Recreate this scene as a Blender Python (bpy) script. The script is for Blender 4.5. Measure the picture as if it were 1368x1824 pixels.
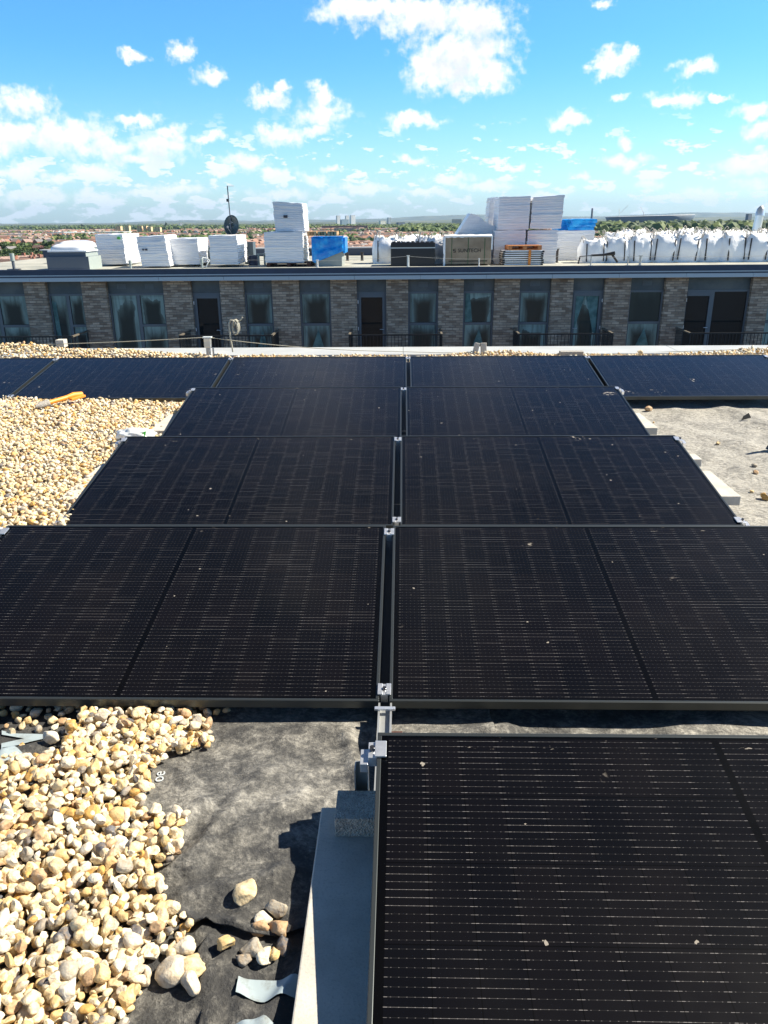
import bpy, bmesh, math, random
import numpy as np
from mathutils import Vector, Matrix, noise as mn
R = math.radians
random.seed(11); rng = np.random.default_rng(11)
SC = bpy.context.scene
for o in list(bpy.data.objects): bpy.data.objects.remove(o)
COL = SC.collection
# ------------------------------------------------------------------ camera
H = 1.51
F_PX, PITCH, YAW, ROLL = 1391.34, R(20.449), R(1.485), R(-0.504)
Fv = Vector((-math.sin(YAW)*math.cos(PITCH), math.cos(YAW)*math.cos(PITCH), -math.sin(PITCH)))
R0 = Vector((math.cos(YAW), math.sin(YAW), 0)); U0 = R0.cross(Fv)
Rv = R0*math.cos(ROLL)+U0*math.sin(ROLL); Uv = U0*math.cos(ROLL)-R0*math.sin(ROLL)
CAM = Vector((0, 0, H))
cd = bpy.data.cameras.new('camera'); cam = bpy.data.objects.new('camera', cd); COL.objects.link(cam)
cd.sensor_fit = 'VERTICAL'; cd.sensor_height = 36.0; cd.lens = 36.0*F_PX/1824
cd.clip_start = 0.05; cd.clip_end = 60000
M = Matrix((Rv, Uv, -Fv)).transposed().to_4x4(); M.translation = CAM
cam.matrix_world = M; SC.camera = cam
SC.render.resolution_x = 768; SC.render.resolution_y = 1024
def ray(px, py): return Fv+Rv*((px-684)/F_PX)-Uv*((py-912)/F_PX)
def atY(px, py, Y):                       # the point seen at a pixel, on the vertical plane y = Y
    d = ray(px, py); return CAM+d*(Y/d.y)
def atZ(px, py, z=0.0):                   # ... on the level plane z
    d = ray(px, py); return CAM+d*((z-H)/d.z)
# ------------------------------------------------------------------ view
SC.view_settings.view_transform = 'Standard'; SC.view_settings.look = 'None'
SC.view_settings.gamma = 1; SC.view_settings.exposure = 0.95
# ------------------------------------------------------------------ sun
SUN_EL, SUN_AZ = R(46.5), R(78)           # azimuth measured from +Y towards +X
sv = Vector((math.sin(SUN_AZ)*math.cos(SUN_EL), math.cos(SUN_AZ)*math.cos(SUN_EL), math.sin(SUN_EL)))
sd = bpy.data.lights.new('sun', 'SUN'); sun = bpy.data.objects.new('sun', sd); COL.objects.link(sun)
sd.energy = 5.0; sd.angle = R(0.5); sd.color = (1.0, 0.92, 0.78)
sun.rotation_euler = sv.to_track_quat('Z', 'Y').to_euler()

# ------------------------------------------------------------------ node helpers
class NT:
    def __init__(s, tree): s.t = tree; s.n = tree.nodes; s.l = tree.links
    def link(s, a, b): s.l.new(a, b)
    def put(s, sock, v):
        if isinstance(v, bpy.types.NodeSocket): s.l.new(v, sock)
        elif v is not None: sock.default_value = v
    def node(s, typ, **kw):
        n = s.n.new(typ)
        for k, v in kw.items(): setattr(n, k, v)
        return n
    def m(s, op, a, b=None, c=None, clamp=False):
        n = s.n.new('ShaderNodeMath'); n.operation = op; n.use_clamp = clamp
        s.put(n.inputs[0], a)
        if b is not None: s.put(n.inputs[1], b)
        if c is not None: s.put(n.inputs[2], c)
        return n.outputs[0]
    def vm(s, op, a, b=None, out=0):
        n = s.n.new('ShaderNodeVectorMath'); n.operation = op
        s.put(n.inputs[0], a)
        if b is not None: s.put(n.inputs[1], b)
        return n.outputs[out]
    def mix(s, f, a, b, blend='MIX'):
        n = s.n.new('ShaderNodeMix'); n.data_type = 'RGBA'; n.blend_type = blend
        s.put(n.inputs[0], f); s.put(n.inputs[6], a if not isinstance(a, tuple) else (*a, 1)[:4]); s.put(n.inputs[7], b if not isinstance(b, tuple) else (*b, 1)[:4])
        return n.outputs[2]
    def noise(s, vec, scale, detail=4, rough=.55, dist=0.0, out=0):
        n = s.n.new('ShaderNodeTexNoise'); s.put(n.inputs['Vector'], vec)
        n.inputs['Scale'].default_value = scale; n.inputs['Detail'].default_value = detail
        n.inputs['Roughness'].default_value = rough; n.inputs['Distortion'].default_value = dist
        return n.outputs[out]
    def ramp(s, f, stops, interp='LINEAR'):
        n = s.n.new('ShaderNodeValToRGB'); n.color_ramp.interpolation = interp
        e = n.color_ramp.elements
        while len(e) < len(stops): e.new(.5)
        for i, (p, c) in enumerate(stops):
            e[i].position = p; e[i].color = (*c, 1) if isinstance(c, tuple) else (c, c, c, 1)
        s.put(n.inputs[0], f); return n.outputs[0]
    def sstep(s, v, a, b):
        n = s.n.new('ShaderNodeMapRange'); n.interpolation_type = 'SMOOTHSTEP'
        s.put(n.inputs[0], v); n.inputs[1].default_value = a; n.inputs[2].default_value = b
        return n.outputs[0]
    def xyz(s, v):
        n = s.n.new('ShaderNodeSeparateXYZ'); s.put(n.inputs[0], v); return n.outputs
    def comb(s, x, y, z=0.0):
        n = s.n.new('ShaderNodeCombineXYZ'); s.put(n.inputs[0], x); s.put(n.inputs[1], y); s.put(n.inputs[2], z); return n.outputs[0]
def mat(name, col=(.5, .5, .5), rough=.6, metal=0.0, build=None, ior=None, alpha=None, spec=None):
    m = bpy.data.materials.new(name); m.use_nodes = True; t = NT(m.node_tree)
    b = m.node_tree.nodes['Principled BSDF']
    b.inputs['Base Color'].default_value = (*col, 1); b.inputs['Roughness'].default_value = rough
    b.inputs['Metallic'].default_value = metal
    if ior: b.inputs['IOR'].default_value = ior
    if spec is not None: b.inputs['Specular IOR Level'].default_value = spec
    if build: build(t, b)
    return m
def bump(t, b, h, strength=.5, dist=.01):
    n = t.n.new('ShaderNodeBump'); n.inputs['Strength'].default_value = strength; n.inputs['Distance'].default_value = dist
    t.put(n.inputs['Height'], h); t.link(n.outputs[0], b.inputs['Normal'])
def objc(t): return t.n.new('ShaderNodeTexCoord').outputs['Object']
def posn(t): return t.n.new('ShaderNodeNewGeometry').outputs['Position']
def vary(c0, c1, scale, rough=.7, bscale=None, bstr=.3, bdist=.003, world=True, detail=5, metal=0.0):
    def f(t, b):
        p = posn(t) if world else objc(t)
        n = t.noise(p, scale, detail)
        t.link(t.mix(t.sstep(n, .3, .7), c0, c1), b.inputs['Base Color'])
        if bscale: bump(t, b, t.noise(p, bscale, 4), bstr, bdist)
    return f

# ------------------------------------------------------------------ world: sky with clouds at infinity
W = bpy.data.worlds.new('World'); SC.world = W; W.use_nodes = True
wt = NT(W.node_tree); bg = wt.n['Background']
sky = wt.node('ShaderNodeTexSky', sky_type='NISHITA'); sky.sun_disc = False
sky.sun_elevation = SUN_EL; sky.sun_rotation = SUN_AZ; sky.air_density = 1.0; sky.dust_density = .6; sky.ozone_density = 2.2
SKY_S = 0.083
def azel(d):
    d = d.normalized(); return math.atan2(d.x, d.y), math.asin(d.z)
CLOUDS = [  # photo px: x, y, half width, half height
 (760,30,110,42),(640,18,85,36),(850,35,70,50),(820,100,105,62),(770,128,60,40),(870,130,55,38),(820,150,50,22),(700,12,60,25),
 (40,185,60,28),(110,240,110,38),(20,240,70,34),(185,262,60,28),(285,262,62,36),(300,240,32,20),(240,285,50,16),
 (325,90,26,20),(375,138,34,15),(235,98,22,12),(250,215,36,13),(370,243,34,12),(480,175,40,17),(505,158,18,14),
 (575,200,50,32),(570,172,22,20),(495,235,58,24),(560,235,30,14),(735,217,58,15),(735,285,30,10),
 (430,290,50,20),(485,303,40,13),(400,310,30,12),(595,298,26,10),(560,318,40,12),(170,305,60,18),(100,325,40,12),(30,305,45,20),
 (1070,5,24,12),(1095,105,44,22),(1065,115,18,20),(1130,95,16,16),(1240,125,42,20),(1200,176,60,17),(1100,172,20,10),(1005,218,38,17),
 (1285,172,18,8),(1345,198,42,18),(1355,235,40,20),(1335,290,60,22),(1112,255,20,12),(1115,288,42,15),(920,290,20,8),
 (800,318,50,13),(870,335,60,11),(1160,330,30,11),(1250,345,50,10),(1030,312,20,8),(1345,330,40,12),
 (640,340,70,10),(300,340,90,14),(500,345,60,11),(60,350,90,14),(180,350,60,12),(760,345,60,9),(980,345,40,8)]
UP = [(-7,27,6,3.2),(6,26,4,2.5),(-10,41,4,3.2),(4,43,4,3.6),(30,32,6,3)]  # az, el, half sizes in degrees, above the picture
blobs = []
for x, y, a, b in CLOUDS:
    c = azel(ray(x, y)); e = azel(ray(x+a, y)); g = azel(ray(x, y-b))
    blobs.append((c[0], c[1], abs(e[0]-c[0])*1.12, abs(g[1]-c[1])*1.15))
for a, e, ra, re in UP: blobs.append((R(a), R(e), R(ra), R(re)))
grp = bpy.data.node_groups.new('cloud_field', 'ShaderNodeTree')
grp.interface.new_socket('UV', in_out='INPUT', socket_type='NodeSocketVector')
grp.interface.new_socket('D', in_out='OUTPUT', socket_type='NodeSocketFloat')
gt = NT(grp); gi = gt.node('NodeGroupInput'); go = gt.node('NodeGroupOutput')
uv = gi.outputs[0]
w1 = gt.noise(uv, 34, 6, .6, out=1); w1 = gt.vm('SUBTRACT', w1, (.5, .5, .5)); w1 = gt.vm('MULTIPLY', w1, (.050, .038, 0))
uw = gt.vm('ADD', uv, w1); dm = None
for c0, c1, ra, re in blobs:
    v = gt.vm('SUBTRACT', uw, (c0, c1, 0)); v = gt.vm('MULTIPLY', v, (1/ra, 1/re, 0)); d = gt.vm('LENGTH', v, out=1)
    dm = d if dm is None else gt.m('SMOOTH_MIN', dm, d, .12)
fine = gt.noise(uv, 70, 7, .6)
q = gt.m('SUBTRACT', 1.02, dm); q = gt.m('ADD', q, gt.m('MULTIPLY', gt.m('SUBTRACT', fine, .5), 1.7))
den = gt.sstep(q, -.05, .85)
s_ = gt.xyz(uv)                                                     # low banks of small far clouds
low = gt.noise(gt.vm('MULTIPLY', uv, (1, 2.4, 1)), 30, 7, .6)
hz = gt.m('MULTIPLY', gt.sstep(s_[1], R(7.5), R(3)), gt.sstep(s_[1], R(-1), R(.6)))
leftm = gt.sstep(s_[0], R(6), R(-22))
th = gt.m('SUBTRACT', low, gt.m('SUBTRACT', .585, gt.m('ADD', gt.m('MULTIPLY', leftm, .04), gt.m('MULTIPLY', gt.sstep(s_[1], R(6), R(1.5)), .06))))
lowd = gt.m('MULTIPLY', gt.m('MULTIPLY', gt.sstep(th, 0, .055), hz), .9)
gt.link(gt.m('MAXIMUM', den, lowd), go.inputs[0])
gen = wt.node('ShaderNodeTexCoord').outputs['Generated']
x_, y_, z_ = wt.xyz(wt.vm('NORMALIZE', gen))
uvw = wt.comb(wt.m('ARCTAN2', x_, y_), wt.m('ARCSINE', z_), 0.0)
g1 = wt.node('ShaderNodeGroup'); g1.node_tree = grp; wt.link(uvw, g1.inputs[0])
g2 = wt.node('ShaderNodeGroup'); g2.node_tree = grp; wt.link(wt.vm('ADD', uvw, (.003, .014, 0)), g2.inputs[0])
D1, D2 = g1.outputs[0], g2.outputs[0]
shade = wt.m('MULTIPLY', D2, D1)
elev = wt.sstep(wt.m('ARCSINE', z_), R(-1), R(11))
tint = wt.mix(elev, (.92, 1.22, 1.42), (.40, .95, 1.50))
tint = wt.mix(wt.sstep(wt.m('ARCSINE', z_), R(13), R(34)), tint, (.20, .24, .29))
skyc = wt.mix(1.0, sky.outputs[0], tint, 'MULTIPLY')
ccol = wt.mix(wt.m('MULTIPLY', wt.m('MULTIPLY', shade, wt.sstep(wt.noise(uvw, 26, 6), .34, .6)), .72), (8.4, 8.2, 8.0), (5.0, 5.2, 5.5))
ccol = wt.mix(wt.sstep(wt.m('ARCSINE', z_), R(7), R(0)), ccol, (6.6, 7.2, 7.5))
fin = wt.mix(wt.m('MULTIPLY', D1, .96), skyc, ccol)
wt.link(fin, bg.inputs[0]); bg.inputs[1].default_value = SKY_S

# ------------------------------------------------------------------ object helpers
class MB:
    def __init__(s): s.v = []; s.f = []; s.mi = []; s.sm = []
    def add(s, vs, fs, mi=0, sm=False):
        o = len(s.v); s.v += [tuple(v) for v in vs]
        s.f += [tuple(i+o for i in f) for f in fs]; s.mi += [mi]*len(fs); s.sm += [sm]*len(fs); return s
    def box(s, x0, x1, y0, y1, z0, z1, mi=0, mtx=None):
        v = [Vector((x, y, z)) for z in (z0, z1) for y in (y0, y1) for x in (x0, x1)]
        if mtx is not None: v = [mtx @ p for p in v]
        return s.add(v, [(0, 2, 3, 1), (4, 5, 7, 6), (0, 1, 5, 4), (2, 6, 7, 3), (0, 4, 6, 2), (1, 3, 7, 5)], mi)
    def tube(s, pts, r, n=8, mi=0, cap=True, sm=True):
        pts = [Vector(p) for p in pts]; rs = r if isinstance(r, (list, tuple)) else [r]*len(pts)
        vs = []; up = None
        for i, p in enumerate(pts):
            t = (pts[min(i+1, len(pts)-1)]-pts[max(i-1, 0)]).normalized()
            if up is None: up = Vector((0, 0, 1)) if abs(t.z) < .9 else Vector((1, 0, 0))
            a = t.cross(up).normalized(); b = a.cross(t).normalized(); up = b
            for k in range(n):
                q = 2*math.pi*k/n; vs.append(p+(a*math.cos(q)+b*math.sin(q))*rs[i])
        fs = [(i*n+k, i*n+(k+1) % n, (i+1)*n+(k+1) % n, (i+1)*n+k) for i in range(len(pts)-1) for k in range(n)]
        s.add(vs, fs, mi, sm)
        if cap: s.add([vs[k] for k in range(n)], [tuple(range(n))[::-1]], mi); s.add(vs[-n:], [tuple(range(n))], mi)
        return s
    def prism(s, poly, z0, z1, mi=0, axis='z'):
        n = len(poly); v = [(p[0], p[1], z0) for p in poly]+[(p[0], p[1], z1) for p in poly]
        if axis == 'y': v = [(a, c, b) for a, b, c in v]
        return s.add(v, [tuple(range(n))[::-1], tuple(range(n, 2*n))]+[(i, (i+1) % n, n+(i+1) % n, n+i) for i in range(n)], mi)
    def mesh(s, name, mats):
        me = bpy.data.meshes.new(name); me.from_pydata(s.v, [], s.f)
        for m_ in (mats if isinstance(mats, (list, tuple)) else [mats]): me.materials.append(m_)
        me.polygons.foreach_set('material_index', s.mi); me.polygons.foreach_set('use_smooth', s.sm)
        bm = bmesh.new(); bm.from_mesh(me); bmesh.ops.recalc_face_normals(bm, faces=bm.faces); bm.to_mesh(me); bm.free()
        me.update(); return me
    def obj(s, name, mats, parent=None, loc=None, rot=None, bevel=None):
        o = bpy.data.objects.new(name, s.mesh(name, mats)); COL.objects.link(o)
        if parent: o.parent = parent
        if loc is not None: o.location = loc
        if rot is not None: o.rotation_euler = rot
        if bevel:
            bv = o.modifiers.new('bevel', 'BEVEL'); bv.width = bevel; bv.segments = 2; bv.limit_method = 'ANGLE'
        return o
def tag(o, label=None, cat=None, group=None, kind=None):
    if label: o['label'] = label
    if cat: o['category'] = cat
    if group: o['group'] = group
    if kind: o['kind'] = kind
    return o
def empty(name, loc=(0, 0, 0), rz=0.0, rot=None):
    o = bpy.data.objects.new(name, None); COL.objects.link(o); o.location = loc; o.rotation_euler = rot or (0, 0, rz); o.empty_display_size = .1; return o
def link_mesh(name, me, parent=None, loc=(0, 0, 0), rot=(0, 0, 0), sc=(1, 1, 1)):
    o = bpy.data.objects.new(name, me); COL.objects.link(o); o.parent = parent; o.location = loc; o.rotation_euler = rot; o.scale = sc; return o
def copy_tree(o, parent=None):
    c = o.copy(); COL.objects.link(c); c.parent = parent
    for ch in list(o.children): copy_tree(ch, c)
    return c
def np_mesh(name, V, Fa, mats, smooth=False, cols=None, mi=None):
    me = bpy.data.meshes.new(name); V = np.asarray(V, np.float32); Fa = np.asarray(Fa, np.int32); k = Fa.shape[1]
    me.vertices.add(len(V)); me.vertices.foreach_set('co', V.ravel())
    me.loops.add(Fa.size); me.loops.foreach_set('vertex_index', Fa.ravel())
    me.polygons.add(len(Fa)); me.polygons.foreach_set('loop_start', np.arange(0, Fa.size, k, dtype=np.int32))
    if isinstance(smooth, bool): me.polygons.foreach_set('use_smooth', np.full(len(Fa), smooth))
    else: me.polygons.foreach_set('use_smooth', smooth)
    for m_ in (mats if isinstance(mats, (list, tuple)) else [mats]): me.materials.append(m_)
    if mi is not None: me.polygons.foreach_set('material_index', np.asarray(mi, np.int32))
    if cols is not None:
        at = me.color_attributes.new('col', 'FLOAT_COLOR', 'POINT'); at.data.foreach_set('color', np.asarray(cols, np.float32).ravel())
    me.update(calc_edges=True); me.validate(); return me
def nz(x, y, z=0.0): return mn.noise(Vector((x, y, z)))

# ------------------------------------------------------------------ materials
M_frame = mat('black_anodised_frame', (.060, .068, .070), .36, .6)
M_alu = mat('aluminium', (.78, .80, .84), .32, .75, vary((.72, .74, .78), (.86, .88, .9), 60, metal=.75))
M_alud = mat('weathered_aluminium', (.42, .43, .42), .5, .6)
M_raild = mat('rail_darkened_for_shade', (.06, .065, .07), .5, .6)  # aluminium toned dark, shade of the panel gaps put into the colour
M_steel = mat('dark_bolt_steel', (.12, .12, .13), .35, .9)
def cells(t, b):
    x, y, _ = t.xyz(objc(t)); P = posn(t)
    right = t.m('GREATER_THAN', x, .861)
    xr = t.m('SUBTRACT', x, t.m('ADD', .0285, t.m('MULTIPLY', right, .018)))     # second half starts after the middle gap
    cu = t.m('DIVIDE', xr, .0915); col = t.m('FLOOR', cu); u = t.m('FRACT', cu)
    yr = t.m('SUBTRACT', y, .018); rv = t.m('DIVIDE', yr, .183); row = t.m('FLOOR', rv); v = t.m('FRACT', rv)
    vb = t.m('MULTIPLY', v, 10.0); wi = t.m('FLOOR', vb); fb = t.m('ABSOLUTE', t.m('SUBTRACT', t.m('FRACT', vb), .5))
    # the wires lean a touch closer together than the cell so a gap shows between the rows of cells
    wire = t.m('LESS_THAN', fb, .026)
    ue = t.m('MINIMUM', u, t.m('SUBTRACT', 1.0, u))
    pad = t.m('MULTIPLY', t.m('LESS_THAN', ue, .085), t.m('GREATER_THAN', ue, .012))
    wn = t.node('ShaderNodeTexWhiteNoise', noise_dimensions='3D')
    t.link(t.comb(t.m('ADD', col, t.m('MULTIPLY', right, 40.0)), t.m('ADD', t.m('MULTIPLY', row, 13.0), wi), t.node('ShaderNodeObjectInfo').outputs['Random']), wn.inputs['Vector'])
    rnd = wn.outputs[0]
    seg = t.m('MULTIPLY', t.sstep(rnd, .45, 1.0), t.sstep(t.noise(P, 5, 3), .35, .62))
    dots = t.m('MULTIPLY', t.m('GREATER_THAN', t.m('FRACT', t.m('MULTIPLY', u, 6.0)), .84), .18)
    lvl = t.m('MAXIMUM', t.m('MULTIPLY', pad, t.m('ADD', .14, t.m('MULTIPLY', rnd, .32))), t.m('ADD', t.m('MULTIPLY', seg, .19), t.m('ADD', dots, .02)))
    inside = t.m('MULTIPLY', t.m('GREATER_THAN', yr, 0.0), t.m('LESS_THAN', yr, 1.098))
    inx = t.m('MULTIPLY', t.m('GREATER_THAN', x, .0285), t.m('LESS_THAN', x, 1.6935))
    mid = t.m('GREATER_THAN', t.m('ABSOLUTE', t.m('SUBTRACT', x, .861)), .009)
    cell = t.m('MULTIPLY', t.m('MULTIPLY', inside, inx), mid)
    edge = t.m('MULTIPLY', t.m('GREATER_THAN', ue, .012), t.m('GREATER_THAN', t.m('MINIMUM', v, t.m('SUBTRACT', 1.0, v)), .007))
    fing = t.m('MULTIPLY', t.m('GREATER_THAN', t.m('FRACT', t.m('MULTIPLY', y, 800.0)), .55), .0012)
    wn2 = t.node('ShaderNodeTexWhiteNoise', noise_dimensions='3D'); t.link(t.comb(t.m('ADD', col, t.m('MULTIPLY', right, 40.0)), row, 3.0), wn2.inputs['Vector'])
    base = t.mix(wn2.outputs[0], (.0022, .0024, .0036), (.0040, .0036, .0046))
    base = t.mix(t.m('MULTIPLY', cell, edge), (.0010, .0010, .0012), base)
    c = t.mix(t.m('MULTIPLY', t.m('MULTIPLY', wire, lvl), cell), base, (.55, .52, .50))
    # dust film, grit and bird marks
    film = t.m('MULTIPLY', t.sstep(t.noise(P, 1.3, 5, .6), .42, .8), .010)
    c = t.mix(film, c, (.30, .25, .19))
    vor = t.node('ShaderNodeTexVoronoi'); t.link(t.vm('ADD', P, t.vm('MULTIPLY', t.noise(P, 60, 2, out=1), (.02, .02, .02))), vor.inputs['Vector']); vor.inputs['Scale'].default_value = 17
    rs = t.xyz(vor.outputs['Color'])
    spot = t.m('MULTIPLY', t.m('LESS_THAN', vor.outputs['Distance'], t.m('MULTIPLY', t.m('POWER', rs[0], 5.0), .10)), t.m('GREATER_THAN', rs[1], .35))
    smear = t.m('MULTIPLY', t.sstep(t.noise(t.vm('MULTIPLY', P, (1, 1.4, 1)), 3.3, 2), .72, .75), t.sstep(t.noise(P, 45, 4), .52, .62))
    rim = t.m('MULTIPLY', t.m('GREATER_THAN', y, 1.075), t.sstep(t.noise(t.vm('MULTIPLY', P, (1, 3, 1)), 17, 4, .7), .66, .72))
    c = t.mix(t.m('MULTIPLY', t.m('MAXIMUM', t.m('MAXIMUM', spot, smear), rim), .62), c, (.46, .41, .34))
    t.link(c, b.inputs['Base Color'])
    b.inputs['Roughness'].default_value = .20; b.inputs['IOR'].default_value = 1.30
    t.link(t.m('ADD', .19, t.m('MULTIPLY', t.noise(P, 8, 4), .10)), b.inputs['Roughness'])
M_cell = mat('solar_cells_under_glass', build=cells)

def membrane(t, b):
    P = posn(t); x, y, _ = t.xyz(P)
    n1 = t.noise(P, 2.2, 6, .62); n2 = t.noise(P, 14, 7, .7); n3 = t.noise(P, 75, 5, .7)
    lay = t.sstep(x, .9, 2.0)                                        # the right hand bay is greyer with trodden dust
    near = t.m('MULTIPLY', t.sstep(y, 1.15, 1.75), t.sstep(x, -1.5, -.5))
    amt = t.m('ADD', t.m('ADD', t.m('MULTIPLY', n1, .75), t.m('MULTIPLY', n2, .75)), t.m('MULTIPLY', n3, .35))
    amt = t.m('ADD', amt, t.m('ADD', t.m('MULTIPLY', lay, .62), t.m('MULTIPLY', near, .17)))
    d = t.sstep(amt, .90, 1.36)
    d = t.m('MULTIPLY', d, t.m('SUBTRACT', 1.0, t.m('MULTIPLY', t.sstep(t.noise(P, 4.2, 6, .7), .46, .66), .38)))
    fib = t.noise(t.vm('MULTIPLY', t.vm('ADD', P, t.vm('MULTIPLY', t.noise(P, 5, 3, out=1), (.25, .25, 0))), (1, 1.9, 1)), 34, 6, .75)
    d = t.m('MULTIPLY', d, t.m('ADD', .45, t.m('MULTIPLY', t.sstep(fib, .38, .64), .75)))
    fleck = t.m('MULTIPLY', t.sstep(t.noise(P, 190, 3, .7), .62, .72), .5)
    c = t.mix(d, (.042, .042, .042), (.42, .40, .35))
    c = t.mix(t.m('MULTIPLY', fleck, t.m('ADD', .25, d)), c, (.52, .49, .41))
    t.link(c, b.inputs['Base Color']); b.inputs['Roughness'].default_value = .85
    bump(t, b, t.m('ADD', t.noise(P, 6, 4), t.m('ADD', t.m('MULTIPLY', n2, .55), t.m('MULTIPLY', n3, .16))), .9, .03)
M_memb = mat('geotextile', build=membrane)
def print_(t, b):
    P = posn(t); n = t.noise(P, 22, 6, .7)
    t.link(t.mix(t.sstep(n, .45, .75), (.33, .40, .43), (.20, .215, .205)), b.inputs['Base Color']); b.inputs['Roughness'].default_value = .85
M_print = mat('pale_blue_print', build=print_)
def stone(t, b):
    a = t.node('ShaderNodeAttribute', attribute_name='col'); P = posn(t)
    n = t.noise(P, 90, 4, .6); n2 = t.noise(P, 38, 3)
    c = t.mix(t.m('MULTIPLY', t.sstep(n, .42, .7), .5), a.outputs['Color'], (.34, .22, .10))
    c = t.mix(t.m('MULTIPLY', t.sstep(n2, .55, .7), .4), c, (.62, .57, .46))
    t.link(c, b.inputs['Base Color']); b.inputs['Roughness'].default_value = .62
    bump(t, b, t.m('ADD', n, n2), .6, .006)
M_stone = mat('flint_shingle', build=stone)
def conc(t, b):
    P = posn(t); n = t.noise(P, 9, 5, .6); n2 = t.noise(P, 160, 3, .6)
    c = t.mix(t.sstep(n, .3, .7), (.48, .45, .39), (.60, .56, .49)); c = t.mix(t.m('MULTIPLY', t.sstep(n2, .5, .7), .35), c, (.30, .28, .25))
    t.link(c, b.inputs['Base Color']); b.inputs['Roughness'].default_value = .85; bump(t, b, n2, .5, .002)
M_conc = mat('concrete_paver', build=conc)
def block(t, b):
    P = posn(t); v = t.node('ShaderNodeTexVoronoi'); v.inputs['Scale'].default_value = 210; t.link(P, v.inputs['Vector'])
    n = t.noise(P, 70, 4, .7)
    t.link(t.mix(t.sstep(n, .3, .7), (.32, .30, .265), (.54, .50, .43)), b.inputs['Base Color']); b.inputs['Roughness'].default_value = .95
    bump(t, b, t.m('ADD', v.outputs['Distance'], n), .9, .005)
M_block = mat('aggregate_block', build=block)
def brick(t, b):
    P = posn(t); x, y, z = t.xyz(P); v = t.comb(t.m('ADD', x, y), z, 0.0)
    br = t.node('ShaderNodeTexBrick'); t.link(v, br.inputs['Vector']); br.offset = .5
    br.inputs['Scale'].default_value = 1; br.inputs['Brick Width'].default_value = .225; br.inputs['Row Height'].default_value = .075
    br.inputs['Mortar Size'].default_value = .0075; br.inputs['Mortar Smooth'].default_value = .2; br.inputs['Bias'].default_value = 0
    br.inputs['Color1'].default_value = (.64, .49, .35, 1); br.inputs['Color2'].default_value = (.25, .175, .12, 1); br.inputs['Mortar'].default_value = (.23, .195, .155, 1)
    n = t.noise(P, 2.6, 5, .7); n3 = t.noise(t.vm('MULTIPLY', v, (2.2, 13.3, 1)), 1.0, 2, .6)
    c = t.mix(t.m('MULTIPLY', t.sstep(n3, .54, .64), .45), br.outputs[0], (.62, .53, .42))
    c = t.mix(t.m('MULTIPLY', t.sstep(n, .4, .7), .35), c, (.13, .085, .06))
    t.link(c, b.inputs['Base Color']); b.inputs['Roughness'].default_value = .9
    bump(t, b, t.m('SUBTRACT', 1.0, br.outputs['Fac']), .8, .01)
M_brick = mat('brown_brick', build=brick)
M_grey = mat('grey_window_frame', (.15, .165, .175), .45)
M_span = mat('grey_spandrel_panel', (.06, .075, .085), .35, 0, vary((.06, .078, .086), (.13, .14, .135), 1.7))
M_fasc = mat('dark_fascia', (.045, .060, .095), .5, 0, vary((.042, .055, .085), (.052, .068, .105), 3))
M_soff = mat('pale_soffit_trim', (.56, .60, .60), .5)
M_white = mat('white_trim', (.62, .62, .60), .5)
M_rail = mat('black_railing', (.012, .013, .014), .5)
M_railtop = mat('railing_top', (.16, .14, .11), .5)
def pane(t, b):
    x, y, z = t.xyz(t.n.new('ShaderNodeTexCoord').outputs['Generated']); P = posn(t)
    inf = t.node('ShaderNodeObjectInfo').outputs['Random']
    ex = t.m('MINIMUM', x, t.m('SUBTRACT', 1.0, x)); ez = t.m('SUBTRACT', 1.0, z)
    n = t.noise(t.vm('ADD', t.vm('MULTIPLY', P, (1, 1, .5)), t.comb(t.m('MULTIPLY', inf, 9.0), 0.0, 0.0)), 1.7, 4, .5)
    e = t.m('MINIMUM', t.m('MULTIPLY', ex, 2.0), t.m('MULTIPLY', ez, 1.6))
    f = t.sstep(t.m('ADD', e, t.m('MULTIPLY', t.m('SUBTRACT', n, .5), .9)), .62, -.12)
    g = t.sstep(t.m('ADD', e, t.m('MULTIPLY', t.m('SUBTRACT', n, .5), 2.2)), .40, .33); h = t.sstep(t.m('ABSOLUTE', t.m('SUBTRACT', e, .22)), .2, .1)
    f = t.m('MAXIMUM', f, t.m('MULTIPLY', t.m('MULTIPLY', g, h), t.m('GREATER_THAN', inf, .62)))
    f = t.m('MULTIPLY', f, t.sstep(inf, .02, .35))
    fold = t.m('MULTIPLY', t.sstep(t.noise(t.vm('MULTIPLY', P, (9, 1, .6)), 1.3, 3), .35, .65), .5)
    f = t.m('MULTIPLY', f, t.m('ADD', .55, fold))
    t.link(t.mix(f, (.032, .048, .045), (.34, .45, .39)), b.inputs['Base Color'])
    b.inputs['Roughness'].default_value = .09; t.link(t.m('ADD', .06, t.m('MULTIPLY', f, .5)), b.inputs['Roughness'])
M_pane = mat('window_glass_with_film', build=pane)
M_dglass = mat('dark_door_glass', (.014, .019, .021), .06)
M_film = mat('pale_film_curtain', (.10, .21, .19), .6, 0, vary((.06, .14, .13), (.17, .30, .27), 5))
def wrap(t, b):
    P = posn(t); x, y, z = t.xyz(P)
    n = t.noise(t.comb(t.m('MULTIPLY', x, .8), t.m('MULTIPLY', y, .8), t.m('MULTIPLY', z, 9.0)), 3.0, 5, .65)
    t.link(t.mix(t.sstep(n, .35, .7), (.76, .77, .79), (.88, .88, .89)), b.inputs['Base Color']); b.inputs['Roughness'].default_value = .35
    bump(t, b, n, .6, .03)
M_wrap = mat('white_shrink_wrap', build=wrap)
M_wrapd = mat('torn_wrap_gap', (.05, .05, .07), .6)
M_bag = mat('woven_white_bag', (.83, .83, .82), .55, 0, vary((.84, .85, .86), (.92, .92, .91), 2.5, bscale=9, bstr=.5, bdist=.03))
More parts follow.
